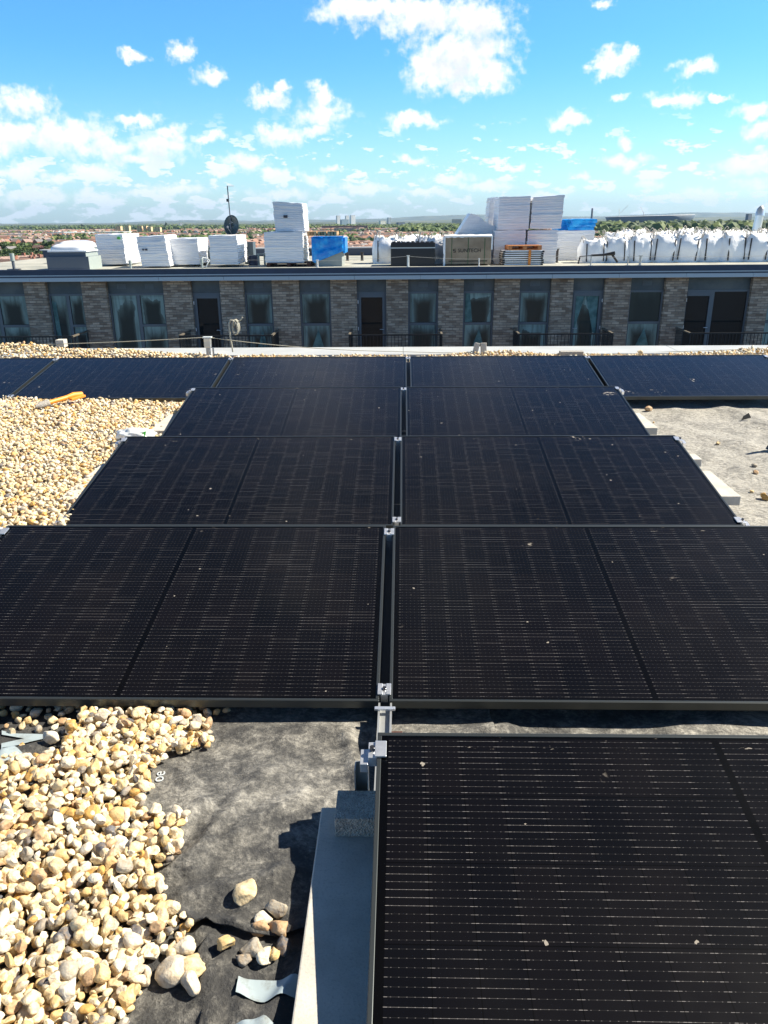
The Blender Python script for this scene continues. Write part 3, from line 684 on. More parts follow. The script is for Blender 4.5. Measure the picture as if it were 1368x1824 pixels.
# tool
a, b, c = atZ(68, 728, .10), atZ(92, 722, .11), atZ(136, 709, .12)
root = empty('hand_tool', a); tag(root, 'orange handled hand tool with grey tip lying on the gravel heap', 'tool')
d = (c-a); L = d.length; root.rotation_euler = d.to_track_quat('X', 'Z').to_euler()
m = MB(); m.tube([(-.02, 0, .02), (.02, 0, .022), (.10, 0, .024)], [.008, .026, .030], 10); m.obj('tip', M_block, root)
m = MB(); m.tube([(.10, 0, .024), (L-.09, 0, .026)], .019, 10); m.obj('shaft', M_orange, root)
m = MB(); m.tube([(L-.10, 0, .028), (L-.02, 0, .03), (L+.06, .0, .02)], [.016, .026, .022], 8); m.box(L-.08, L+.06, -.05, -.01, .0, .02); m.obj('handle', M_orange, root, bevel=.003)
# crushed bottle / bag with green print
a = atZ(228, 775, .1); root = empty('plastic_bag', (a.x+.06, a.y-.02, .075), R(-4)); root.scale = (.68, .8, .8); tag(root, 'crumpled white plastic bag with green print on the gravel by the third row', 'bag')
v0, f0 = ico(4); V = []
for v in v0:
    q = Vector(v); n1 = 1+.28*mn.noise(q*2.2)+.14*mn.noise(q*5.1); V.append((q.x*.20*n1, q.y*.085*n1, max(-.02, q.z*.060*n1+.04)))
link_mesh('bag_body', np_mesh('bag_body', V, f0, M_bottle, True), root)
m = MB()
for s_, x in ((1, .095), (-1, .135)):
    m.add([(x-.014, -.052, .085), (x+.014, -.05, .088), (x+.012*s_+.012, -.078, .04), (x+.012*s_-.010, -.080, .038)], [(0, 1, 2, 3)])
o = m.obj('green_print', M_green, root); sm = o.modifiers.new('t', 'SOLIDIFY'); sm.thickness = .002
# small dark cap with a shadow on the right bay
p = atZ(1372, 800, .0); m = MB(); m.tube([(0, 0, 0), (0, 0, .06), (.01, 0, .19)], [.05, .022, .016], 10); o = m.obj('pipe_stub', M_black, None, (p.x+.02, p.y, .0)); tag(o, 'black pipe stub at the right picture edge casting a long shadow', 'pipe')
a = atZ(1328, 742, .02); m = MB(); m.add([(-.03, 0, .0), (.05, .01, .02), (.035, .03, .055), (-.01, .02, .03)], [(0, 1, 2), (0, 2, 3)]); o = m.obj('membrane_flap', M_memb2, None, (a.x, a.y, gh(a.x, a.y)+.004)); sm = o.modifiers.new('t', 'SOLIDIFY'); sm.thickness = .003; tag(o, 'small black torn flap on the geotextile at the right', 'flap')

# ------------------------------------------------------------------ far building
FY = 25.0
def ZY(py, Y=FY): return atY(700, py, Y).z
def XY(px, py=560, Y=FY): return atY(px, py, Y).x
fb = empty('apartment_building', (0, FY, 0)); tag(fb, 'long brown brick apartment block across the gap with grey framed windows', 'building')
Zs, Zt, Zg, Zr = ZY(497), ZY(520.5), ZY(576), ZY(580.5)
ZF = ZY(476, 24.62); ZFLOOR = ZY(587)-1.06
OP = [(-70, 42, 'wide'), (81.5, 145, 'wideR'), (189, 290.5, 'wide'), (340, 391.5, 'door'), (433.5, 484.5, 'win'), (532.5, 588.5, 'win'), (635, 688, 'door'), (727, 781, 'win'), (826, 881, 'win'),
      (926, 982, 'win'), (1021, 1077.5, 'doorR'), (1123.5, 1185, 'win'), (1225, 1339, 'doorpane'), (1372, 1440, 'win')]
OX = [(XY(a, 515), XY(b, 515), t) for a, b, t in OP]
xs_ = [-15.0]+[v for a, b, _ in OX for v in (a, b)]+[16.0]
m = MB(); D = .45
for i in range(0, len(xs_), 2): m.box(xs_[i], xs_[i+1], 0, D, ZFLOOR-.25, Zs)
m.box(-15, 16, .5, 9.0, -24, Zs+.0); m.box(-15, 16, .0, .5, -24, ZFLOOR-.25)
m.obj('wall', M_brick, fb)
# the far building's roof deck, fascia and soffit trims
ZROOF = ZF-.055
m = MB(); m.box(-15.3, 16.3, -.36, 9.6, Zs+.32, ZROOF); m.obj('roof', M_roofd, fb)
zA, zB, zC = ZY(486, 24.62), ZY(488, 24.6), ZY(490.6, 24.62)
m = MB(); m.box(-15.4, 16.4, -.40, -.30, zA, ZF); m.obj('fascia', M_fasc, fb)
m = MB(); m.box(-15.4, 16.4, -.415, -.30, zB, zA-.001); m.obj('drip_edge', M_soff, fb)
m = MB(); m.box(-15.4, 16.4, -.385, -.28, zC, zB-.001); m.obj('shadow_gap', M_fasc, fb)
for k in range(16):
    x0 = -15.4+k*1.99; m = MB(); m.box(x0+.004, x0+1.986, -.40, .0, zC-.115, zC-.002); m.obj('soffit', M_soff, fb)
# rear parapet and raised left roof slope
m = MB(); m.box(-15.3, 16.3, 9.6, 9.9, ZROOF-.3, ZROOF+.30); m.obj('rear_upstand', M_fasc, fb); m = MB(); m.box(-15.4, 16.4, 9.55, 9.95, ZROOF+.301, ZROOF+.345); m.obj('rear_coping', M_white, fb)
def rect(m, x0, x1, z0, z1, y0, y1, mi=0): m.box(x0, x1, y0, y1, z0, z1, mi)
def window(x0, x1, typ, idx):
    f = MB(); e = .055; zb = ZFLOOR; y0, y1 = .13, .20
    rect(f, x0, x0+e, zb, Zt, y0, y1); rect(f, x1-e, x1, zb, Zt, y0, y1); rect(f, x0+e, x1-e, Zt-.06, Zt, y0, y1); rect(f, x0+e, x1-e, zb, zb+.06, y0, y1)
    panes = []
    i0, i1 = x0+e, x1-e; zt2 = Zt-.06
    dark = False
    if typ == 'win':
        rect(f, i0, i1, Zr, Zg, y0, y1); panes = [(i0, i1, Zg, zt2), (i0, i1, zb+.06, Zr)]
    elif typ in ('door', 'doorR'):
        dz = .10; rect(f, i0, i0+.07, zb+.06, zt2-dz, y0-.02, y1); rect(f, i1-.07, i1, zb+.06, zt2-dz, y0-.02, y1); rect(f, i0, i1, zt2-dz, zt2, y0-.02, y1)
        panes = [(i0+.07, i1-.07, zb+.06, zt2-dz)]; dark = typ == 'door'
    elif typ in ('wide', 'wideR'):
        xm = x0+(x1-x0)*(.52 if typ == 'wide' else .53); rect(f, xm-.05, xm+.05, zb+.06, zt2, y0, y1); rect(f, xm+.05, i1, Zr, Zg, y0, y1)
        panes = [(i0, xm-.05, zb+.06, zt2), (xm+.05, i1, Zg, zt2), (xm+.05, i1, zb+.06, Zr)]
    else:
        xm = x0+(x1-x0)*.42; rect(f, xm-.07, xm+.07, zb+.06, zt2, y0, y1); rect(f, i0, xm-.07, zt2-.12, zt2, y0-.02, y1)
        panes = [(i0, xm-.07, zb+.06, zt2-.12), (xm+.07, i1, zb+.06, zt2)]; dark = True
    w = f.obj('door' if 'door' in typ else 'window', M_grey, fb)
    for (a, b, c, d) in panes:
        q = MB(); q.box(a-.0, b+.0, y1-.035, y1-.025, c, d); q.obj('pane', M_dglass if dark else M_pane, w)
        s_ = .012
        k_ = MB(); k_.box(a, a+s_, y1-.06, y1-.036, c, d); k_.box(b-s_, b, y1-.06, y1-.036, c, d); k_.box(a+s_, b-s_, y1-.06, y1-.036, c, c+.012); k_.obj('gasket', M_black, w)
    if 'door' in typ:
        hx = (i1-.035) if typ == 'door' else (i0+.035) if typ == 'doorR' else x0+(x1-x0)*.42-.04
        q = MB(); q.tube([(hx, y0-.03, ZFLOOR+1.06), (hx, y0-.07, ZFLOOR+1.06), (hx+(-.12 if typ != 'doorR' else .12), y0-.07, ZFLOOR+1.06)], .011, 6); q.obj('handle', M_alu, w)
        hx = x0+.03 if typ != 'doorR' else x1-.03
        for z in (ZY(587)+.02, ZY(538)):
            q = MB(); q.tube([(hx, y0-.045, z-.05), (hx, y0-.045, z+.05)], .018, 8); q.obj('hinge', M_alu, w)
    s = MB(); s.box(x0, x1, .15, .20, Zt+.001, Zs); s.obj('spandrel', M_span, fb)
    if typ in ('win',) or idx == 2:
        for gx in ([(x0+x1)/2] if typ == 'win' else [x0+(x1-x0)*.25, x0+(x1-x0)*.74]):
            q = MB(); zc = (Zt+Zs)/2+.02
            q.box(gx-.14, gx+.14, .135, .149, zc-.07, zc+.07); gq = q.obj('vent_grille', M_grey, w)
            q = MB()
            for j in range(4): q.box(gx-.125, gx+.125, .128, .134, zc-.052+j*.03, zc-.040+j*.03)
            q.obj('louvre', M_span, gq)
    return w, panes
def cloth(w, poly, y=.155):
    q = MB(); n = 1
    bm = bmesh.new(); f = bm.faces.new([bm.verts.new((a, 0, b)) for a, b in poly]); bmesh.ops.triangulate(bm, faces=[f])
    for _ in range(3): bmesh.ops.subdivide_edges(bm, edges=[e for e in bm.edges if e.calc_length() > .12], cuts=1)
    bmesh.ops.triangulate(bm, faces=bm.faces)
    for v in bm.verts: v.co.y = y+.008*math.sin(v.co.x*38+2*v.co.z)
    me = bpy.data.meshes.new('curtain'); bm.to_mesh(me); bm.free(); me.materials.append(M_film)
    o = bpy.data.objects.new('curtain', me); COL.objects.link(o); o.parent = w; sm = o.modifiers.new('t', 'SOLIDIFY'); sm.thickness = .003
for i, (a, b, t_) in enumerate(OX):
    w, pn = window(a, b, t_, i); wd = b-a
    if i in (4, 5, 8, 11): 
        x0, x1, z0, z1 = pn[1]; cloth(w, [(x0+.15*wd, z0+.1), (x1-.12*wd, z0+.1), (x0+.5*wd, z1-.12)])
    if i == 8:
        x0, x1, z0, z1 = pn[0]; cloth(w, [(x0, z0), (x0+.26*wd, z0), (x0+.16*wd, z1), (x0+.02, z1)])
    if i == 10:
        x0, x1, z0, z1 = pn[0]; zm = z0+(z1-z0)*.45; cloth(w, [(x0, z1), (x0, zm), (x0+.3*wd, z1)]); cloth(w, [(x0+.32*wd, z1), (x1, z1), (x1, zm-.1), (x1-.12*wd, zm)])
    if i == 1:
        x0, x1, z0, z1 = pn[0]; cloth(w, [(x0, z0), (x0+.15*wd, z0), (x0+.13*wd, z1-.2), (x0, z1-.15)])
# balconies
zrt = ZY(585.5); d_ = None
for Yb in np.arange(23, 25, .02):
    if atY(700, 595.5, Yb).z >= zrt: d_ = Yb
YB = d_ or 24.0
def balcony(p0, p1, lret, rret):
    x0 = atY(p0, 595, YB).x; x1 = atY(p1, 595, YB).x; yb = YB-FY; z0 = ZFLOOR+.05
    m = MB(); m.box(x0, x1, yb, yb+.04, zrt-.04, zrt); m.box(x0, x1, yb, yb+.04, z0, z0+.03)
    xx = x0+.1
    while xx < x1-.05: m.box(xx-.008, xx+.008, yb+.012, yb+.028, z0+.03, zrt-.04); xx += .105
    for s_, fl in ((x0, lret), (x1, rret)):
        if not fl: continue
        m.box(s_-.02, s_+.02, yb+.041, -.002, z0, z0+.03); m.box(s_-.02, s_+.02, yb, yb+.04, ZFLOOR-.05, zrt-.045)
        yy = yb+.1
        while yy < -.03: m.box(s_-.008, s_+.008, yy-.008, yy+.008, z0+.03, zrt-.04); yy += .09
    r_ = m.obj('balcony_railing', M_rail, fb)
    for s_, fl in ((x0, lret), (x1, rret)):
        if fl: q = MB(); q.box(s_-.03, s_+.03, yb+.041, -.002, zrt-.04, zrt+.003); q.obj('handrail', M_railtop, r_)
    q = MB(); q.box(x0-.03, x1+.03, yb-.03, -.002, ZFLOOR-.2, ZFLOOR-.005); q.obj('balcony_slab', M_fasc, fb)
balcony(-60, 127, False, True); balcony(319, 484, True, True); balcony(622, 787, True, True); balcony(925, 1092, True, True); balcony(1230, 1460, True, False)

# ------------------------------------------------------------------ things on the far roof
def rx(px, Y): return atY(px, 460, Y).x
def bale(x0, x1, ytop, ybot, Y, dep=1.9, lean=0.0, layers=13, name='wrapped_bale', m=M_wrap, lab='', yaw=0.0, jag=.009, group='white wrapped insulation bales on the far roof', cat='bale', topdome=0.0, skew=0.0):
    X0, X1 = rx(x0, Y), rx(x1, Y); zt, zb = atY((x0+x1)/2, ytop, Y).z, max(ROOFZ, atY((x0+x1)/2, ybot, Y).z)
    w, h = X1-X0, zt-zb; cx = (X0+X1)/2; nseg = 6
    V = []; Fc = []; ring = []
    per = []
    for s_ in range(4):
        for k_ in range(nseg):
            u = k_/nseg
            per.append([(-.5+u, -.5), (.5, -.5+u), (.5-u, .5), (-.5, .5-u)][s_])
    n = len(per); levels = []
    for L in range(layers): levels += [(L+.04)/layers, (L+.5)/layers, (L+.96)/layers]
    jo = [(random.uniform(-1, 1)*jag, random.uniform(-1, 1)*jag) for _ in range(layers)]
    for i_, t_ in enumerate(levels):
        L = i_//3; ins = .006 if i_ % 3 != 1 else 0
        for k_, (a, b) in enumerate(per):
            px_ = a*(w-2*ins*1.4)+jo[L][0]+.012*nz(a*5+cx, t_*6, b*4); py_ = b*(dep-2*ins)+jo[L][1]+.012*nz(b*5, t_*6+cx, a*4)
            z_ = t_*h+.012*nz(a*3, b*3, L+cx)+skew*a*h*t_+(.02*random.random() if L == layers-1 and i_ % 3 == 2 else 0)
            V.append((px_+lean*t_*h, py_, z_))
    for i_ in range(len(levels)-1):
        for k_ in range(n): Fc.append((i_*n+k_, i_*n+(k_+1) % n, (i_+1)*n+(k_+1) % n, (i_+1)*n+k_))
    mb = MB(); mb.add(V, Fc, 0, False)
    mb.add([V[k_] for k_ in range(n)], [tuple(range(n))[::-1]]); top_ = [V[(len(levels)-1)*n+k_] for k_ in range(n)]
    c_ = Vector((sum(p[0] for p in top_)/n, 0, h+.02+topdome)); mb.add(top_+[c_], [(k_, (k_+1) % n, n) for k_ in range(n)])
    o = mb.obj(name, m, None, (cx, Y+dep/2, zb), (0, 0, yaw)); tag(o, lab, cat, group); return o
ROOFZ = FY*0+ZROOF+.001
def patch(o, x, z, w, h, m, nm='dark_tear', y=None, dep=1.9):
    b = MB(); b.box(x-w/2, x+w/2, -dep/2-.055, -dep/2-.0, z-h/2, z+h/2); b.obj(nm, m, o)
B1 = bale(173, 221, 418, 471, 27.2, 2.0, -.03, lab='white wrapped bale with small green sticker, leftmost, beside the skylight', yaw=R(3))
patch(B1, .30, .83, .09, .07, M_green, 'sticker', dep=2.0)
B2 = bale(250, 300, 421, 475, 26.0, 1.6, -.10, lab='leaning white wrapped bale with two dark holes, second from left', skew=.05, yaw=R(2), jag=.013)
patch(B2, -.35, .52, .05, .04, M_wrapd, dep=1.6); patch(B2, -.25, .52, .06, .05, M_wrapd, dep=1.6)
B3 = bale(305, 355, 425, 471, 26.6, 1.5, .0, lab='white wrapped bale just right of the leaning one, third from left')
B4 = bale(374, 424, 420, 471, 26.2, 1.6, .01, lab='white wrapped bale below the satellite dish, fourth from left', jag=.012)
B5 = bale(472, 541, 414, 468, 26.2, 1.5, .0, lab='wide white wrapped bale standing on the dark pallet')
B6 = bale(493, 545, 361, 412.5, 26.3, 1.3, -.05, lab='white wrapped bale stacked on the bale over the dark pallet, small black hole', skew=-.06, jag=.010)
patch(B6, -.12, .45, .12, .08, M_wrapd, dep=1.3); 
# right group
bale(867, 886, 352, 403, 28.6, 1.2, .05, lab='narrow white bale behind the upper left bale of the tall stack', group='tall stack of wrapped bales')
bale(884, 939, 350.5, 409.5, 27.0, 1.5, .02, lab='upper left white bale of the tall stack', group='tall stack of wrapped bales', skew=.03)
bale(941, 996, 349.5, 407.5, 27.0, 1.5, .05, lab='upper right white bale of the tall stack', group='tall stack of wrapped bales', skew=.04, jag=.013)
bale(879, 934.5, 410.5, 473, 27.0, 1.5, .0, lab='lower left white bale of the tall stack behind the frames', group='tall stack of wrapped bales')
bale(936, 990, 410.5, 473, 27.0, 1.5, .03, lab='lower right white bale of the tall stack', group='tall stack of wrapped bales', jag=.013)
bale(990, 1056, 411, 466, 29.0, 1.6, .0, lab='white wrapped stack under the bright blue sheet', group='tall stack of wrapped bales')
BL = bale(990, 1009, 391.5, 411, 29.3, 1.2, .0, 4, 'blue_wrapped_pack', M_blue, 'narrow blue wrapped pack left on top of the white stack', cat='pack', group='blue wrapped packs')
BL = bale(1010, 1056, 390.5, 411, 29.0, 1.4, .0, 3, 'blue_wrapped_pack', M_blue, 'wide bright blue wrapped pack on top of the white stack', cat='pack', group='blue wrapped packs', jag=.05)
# tilted fanned stack
Yt = 27.6; poly = [(810, 423), (838, 380), (852, 384), (866, 396), (883, 404), (884, 423)]
V = [(atY(x, y, Yt).x, atY(x, y, Yt).z) for x, y in poly]; m = MB(); m.prism(V, Yt, Yt+1.3, axis='y')
for j in range(13):   # fanned board edges
    a = atY(812+j*5.6, 423, Yt); b = atY(839+j*3.4, 381.5+max(0, j-2)*2.3, Yt); dx = Vector((.014, 0, 0))
    m.add([a-dx, a+dx, b+dx, b-dx, a-dx+Vector((0, -.02, 0)), a+dx+Vector((0, -.02, 0)), b+dx+Vector((0, -.02, 0)), b-dx+Vector((0, -.02, 0))], [(0, 1, 2, 3), (4, 5, 6, 7), (0, 1, 5, 4), (1, 2, 6, 5), (2, 3, 7, 6), (3, 0, 4, 7)])
o = m.obj('tilted_board_stack', M_wrap); tag(o, 'white boards fanned out at a steep slant above the carton box', 'boards')
m = MB(); a, b = atY(806, 423.5, Yt), atY(886, 472, Yt); m.box(a.x, b.x, Yt-.0, Yt+1.4, ROOFZ, a.z); o = m.obj('white_crate', M_wrap, bevel=.02); tag(o, 'pale wrapped block behind the carton box carrying the slanted boards', 'crate')
# pallet builder
def pallet(x0, x1, y0, y1, z0, z1, m, lab, group=None):
    cx, cy = (x0+x1)/2, (y0+y1)/2; root = empty('wooden_pallet', (cx, cy, z0)); tag(root, lab, 'pallet', group); w, d, h = (x1-x0)/2, (y1-y0)/2, z1-z0
    for k_ in range(5): q = MB(); yy = -d+k_*2*d/5; q.box(-w, w, yy, yy+2*d/5*.8, h*.82, h); q.obj('deck_board', m, root)
    for k_ in range(3): q = MB(); xx = -w+.06+k_*(w-.06); q.box(xx-.06, xx+.06, -d, d, h*.2, h*.81); q.obj('block', m, root)
    [MB().box(-w, w, ya, ya+.1, 0, h*.19).obj('bottom_board', m, root) for ya in (-d, d-.1)]; return root
z5 = B5.location.z
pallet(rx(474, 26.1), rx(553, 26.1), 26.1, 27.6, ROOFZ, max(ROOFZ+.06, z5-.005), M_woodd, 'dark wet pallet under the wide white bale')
# blue sheeted pack and grey base box
Y = 26.2; X0, X1 = rx(556, Y), rx(612, Y); zt = atY(585, 422, Y).z
boxob('grey_box', rx(561, Y), rx(609, Y), Y+.02, Y+1.3, ROOFZ, ROOFZ+.62, mat('grey_board', (.30, .33, .31), .7), 'grey box showing below the blue sheet', 'box')
V = []; F = []; nx, nz_ = 16, 12
def sheetbot(u): return .72-.62*(1-u)**1.2 if u > .14 else .10+.35*(u/.14-1)*0
hh = zt-ROOFZ; n = 0
for u_ in range(nx+1):
    for w_ in range(nz_+1):
        u, w = u_/nx, w_/nz_; zb = hh*(.10+.42*u) if u > .05 else hh*.2
        V.append((X0+(X1-X0)*u, Y-.04-.05*nz(u*5, w*5, 1)-.02*nz(u*14, w*9, 4), ROOFZ+zb+(hh-zb)*w+.02*nz(u*9, 1)))
for u_ in range(nx):
    for w_ in range(nz_): i_ = u_*(nz_+1)+w_; F.append((i_, i_+nz_+1, i_+nz_+2, i_+1))
root = empty('blue_sheeted_pack', ((X0+X1)/2, Y, ROOFZ)); tag(root, 'pack half covered by a bright blue plastic sheet, pallets on top', 'pack', 'blue wrapped packs')
m = MB(); m.add([(x-(X0+X1)/2, y-Y, z-ROOFZ) for x, y, z in V], F, 0, True); o = m.obj('blue_sheet', M_blue, root); sm = o.modifiers.new('t', 'SOLIDIFY'); sm.thickness = .01
m = MB(); m.box(-(X1-X0)/2+.02, (X1-X0)/2-.02, .0, 1.3, .63, hh); m.obj('pack_body', M_wrap, root, bevel=.01)
m = MB(); m.box((X1-X0)/2-.015, (X1-X0)/2+.06, -.02, 1.2, hh*.45, hh-.02); m.box(-(X1-X0)/2+.06, (X1-X0)/2+.03, -.06, .3, hh+.001, hh+.02); m.obj('sheet_fold', M_blue, root, bevel=.02)
for k_, (a, b) in enumerate(((553, 569), (571, 586), (588, 604))):
    pallet(rx(a, 27.2), rx(b, 27.2), 26.5, 27.4, ROOFZ+hh+.03, ROOFZ+hh+.16, M_wood, ['left', 'middle', 'right'][k_]+' of three small pale pallets on the blue sheeted pack', 'small pallets on the blue pack')
# black crate
Y = 26.0; X0, X1 = rx(696, Y), rx(775, Y); root = empty('black_crate', ((X0+X1)/2, Y, ROOFZ)); tag(root, 'black covered crate with a thin white band, centre of the far roof', 'crate')
w = (X1-X0)/2; hh = atY(735, 432, Y).z-ROOFZ; m = MB(); m.box(-w, w, 0, 1.1, 0, hh); m.obj('cover', M_black, root, bevel=.03)
m = MB(); m.box(-w-.006, w+.006, -.008, 1.1, hh*.76, hh*.80); m.obj('band', M_soff, root); m = MB(); m.box(-w-.05, w+.05, -.05, .0, .0, .06); m.obj('hem', M_black, root)
m = MB()
for k_ in range(9): xx = -w+.1+k_*(2*w-.2)/8; m.box(xx-.05, xx+.05, .1, .3, hh-.01, hh+.02+.03*random.random())
m.obj('top_folds', M_black, root)
# carton
Y = 26.05; X0, X1 = rx(793, Y), rx(874, Y); root = empty('carton_box', ((X0+X1)/2, Y, ROOFZ)); tag(root, 'large brown carton lettered SUNTECH with white film over its top', 'box')
w = (X1-X0)/2; hh = atY(835, 421, Y).z-ROOFZ; m = MB(); m.box(-w, w, 0, 1.2, .05, hh); m.obj('carton', M_card, root, bevel=.01)
V = []; F = []; n = 26
for i_ in range(n+1):
    u = i_/n; xx = -w-.03+(2*w+.06)*u
    for k_, (yy, zz) in enumerate(((-.025, hh-.02-.05*abs(nz(u*7, 1))), (-.03, hh+.02), (.3, hh+.05+.03*nz(u*8, 2)), (1.2, hh+.03))): V.append((xx, yy, zz))
for i_ in range(n):
    for k_ in range(3): a = i_*4+k_; F.append((a, a+4, a+5, a+1))
m = MB(); m.add(V, F, 0, False); o = m.obj('film_top', M_bag, root); sm = o.modifiers.new('t', 'SOLIDIFY'); sm.thickness = .012
for s_ in (-1, 1):
    m = MB()
    for j in range(7): m.box(min(s_*w, s_*(w+.05+.02*random.random())), max(s_*w, s_*(w+.045)), -.02, .5, hh*(j/7)*(1 if s_ < 0 else .45)+(0 if s_ < 0 else hh*.55), hh*((j+1)/7)*(1 if s_ < 0 else .45)+(0 if s_ < 0 else hh*.55))
    m.obj('film_side', M_bag, root)
M_gstrap = mat('green_strap', (.06, .12, .05), .6)
for xx in (-w*.72, 0.0, w*.72): m = MB(); m.box(xx-.012, xx+.012, -.004, -.0005, .05, hh-.05); m.obj('strap', M_gstrap, root)
o = text_obj('SUNTECH', 'lettering', .155, M_ink, root, .001); o.rotation_euler = (R(90), 0, 0); o.location = (.04, -.009, hh*.52); o.scale = (1.05, 1, 1)
m = MB()
for (xa, xb, za, zb) in ((-.50, -.415, .035, .055), (-.50, -.478, -.002, .036), (-.50, -.415, -.012, .010), (-.437, -.415, -.052, -.011), (-.50, -.415, -.055, -.035)):
    m.add([(xa+.02, -.009, hh*.52+za), (xb+.02, -.009, hh*.52+za+.004), (xb+.02+.012, -.009, hh*.52+zb), (xa+.02+.012, -.009, hh*.52+zb-.004)], [(0, 1, 2, 3)])
m.obj('logo', M_ink, root)
m = MB(); m.box(-w*.85, w*.85, -.003, -.001, hh*.15, hh*.185); m.obj('printed_line', M_ink, root)
# stacked solar frames with an orange pallet on top
Y = 26.0; X0, X1 = rx(896, Y), rx(967, Y); cx = (X0+X1)/2; w = (X1-X0)/2
za = ROOFZ
hs = atY(930, 446, Y).z-ROOFZ
for k_ in range(7):
    b = MB(); zz = k_*hs/7; dx = random.uniform(-.02, .02); b.box(-w+dx, w+dx, 0, 1.1, 0, hs/7*.42, 0); b.box(-w+.02+dx, w-.02+dx, .01, 1.09, hs/7*.43, hs/7*.98, 1)
    for s_ in (-1, 1): b.box(min(s_*(w-.05), s_*(w+.02))+dx, max(s_*(w-.05), s_*(w+.02))+dx, -.02, .10, 0, hs/7*.80, 0)
    o = b.obj('stacked_frame', [M_black, M_bag], None, (cx, Y, za+zz)); tag(o, 'black edged panel lying flat in the strapped pile below the orange pallet', 'panel', 'panels piled flat below the orange pallet')
pallet(rx(905, Y), rx(964, Y), Y+.01, Y+1.0, ROOFZ+hs+.005, ROOFZ+hs+.145, mat('orange_pallet_wood', (.50, .20, .07), .7), 'orange brown pallet on top of the strapped pile of panels')
m = MB(); a = rx(943, Y); m.box(a-.04, a+.04, Y-.04, Y-.025, ROOFZ, ROOFZ+hs+.0); o = m.obj('strap', mat('orange_strap', (.65, .22, .03), .6)); tag(o, 'orange strap down the front of the pile of panels', 'strap')
# bulk bags
def make_bag(sd):
    root = empty('bulk_bag'); V = []; F = []; nu, nv = 40, 18
    for j in range(nv+1):
        t_ = j/nv
        for i_ in range(nu):
            a = 2*math.pi*i_/nu; c_, s_ = math.cos(a), math.sin(a); k_ = (abs(c_)**3.2+abs(s_)**3.2)**(-1/3.2)
            r_ = .50*k_*(.93+.10*math.sin(math.pi*min(1, t_*1.05)))
            wr = .050*nz(c_*2.2+sd, s_*2.2, t_*2.5)+.028*nz(c_*8, s_*8+sd, t_*1.2+5)
            z = t_*.86
            if t_ > .8: q_ = (t_-.8)/.2; r_ *= 1-.16*q_; z = .69+.17*q_+.20*q_*(max(0, (k_-1)*3.0))+.14*q_*nz(c_*5+sd, s_*5, 9)
            V.append(((r_+wr)*c_, (r_+wr)*s_, z))
    for j in range(nv):
        for i_ in range(nu): F.append((j*nu+i_, j*nu+(i_+1) % nu, (j+1)*nu+(i_+1) % nu, (j+1)*nu+i_))
    c0 = len(V); V.append((0, 0, .80)); F += [(nv*nu+i_, nv*nu+(i_+1) % nu, c0) for i_ in range(nu)]
    m = MB(); m.add(V, [f for f in F], 0, True); m.obj('bag_body', M_bag, root)
    for k_, (sx_, sy_) in enumerate(((-1, -1), (1, -1), (-1, 1), (1, 1))):
        hx, hy = sx_*.34, sy_*.34; tz = random.uniform(.98, 1.10); dx = random.uniform(-.10, .10)
        m = MB(); m.tube([(hx-.06, hy, .80), (hx-.05+dx, hy, tz-.03), (hx+dx, hy, tz), (hx+.05+dx, hy, tz-.04), (hx+.06, hy, .80)], .014, 5); m.obj('lifting_loop', M_strapl, root)
    for sx_ in (-1, 1):
        m = MB(); x_0 = sx_*.30; m.box(x_0-.018, x_0+.018, -.50, -.465, .08, .78); m.obj('side_strap', M_strap, root)
    return root
bag = []; GB = 'white bulk bags lined up on the far roof'
def put_bag(px, Y, s, lab, rz=0.0):
    global bag
    if len(bag) < 5: o = make_bag(len(bag)*7.3); bag.append(o)
    else: o = copy_tree(random.choice(bag))
    o.location = (rx(px, Y), Y+.5, ROOFZ); o.rotation_euler = (0, random.uniform(-.06, .06), rz); o.scale = (s[0], s[0], s[1]); tag(o, lab, 'bulk bag', GB)
WO = ['first', 'second', 'third', 'fourth', 'fifth', 'sixth', 'seventh', 'eighth', 'ninth']
for k_ in range(9):
    put_bag(1062+k_*41, 26.9+.1*random.random(), (random.uniform(.90, 1.0), .80 if k_ == 0 else random.uniform(.88, .98)), WO[k_]+' white bulk bag from the left in the front line at right', random.uniform(-.25, .25))
for k_ in range(7):
    put_bag(1105+k_*46, 28.2, (1.0, random.uniform(.94, 1.02)), WO[k_]+' white bulk bag from the left in the middle line at right', random.uniform(-.4, .4))
for k_ in range(6): put_bag(1130+k_*44, 29.5, (1.0, random.uniform(.98, 1.06)), WO[k_]+' white bulk bag from the left in the rear line at right', random.uniform(-.4, .4))
put_bag(688, 27.5, (.95, .96), 'white bulk bag standing left of the black crate'); put_bag(725, 28.2, (1.0, .95), 'white bulk bag peeping over the black crate, left one', .3)
put_bag(765, 28.2, (1.0, .95), 'white bulk bag peeping over the black crate, right one', .1); put_bag(783, 27.2, (.9, .92), 'white bulk bag squeezed between black crate and carton', -.2)
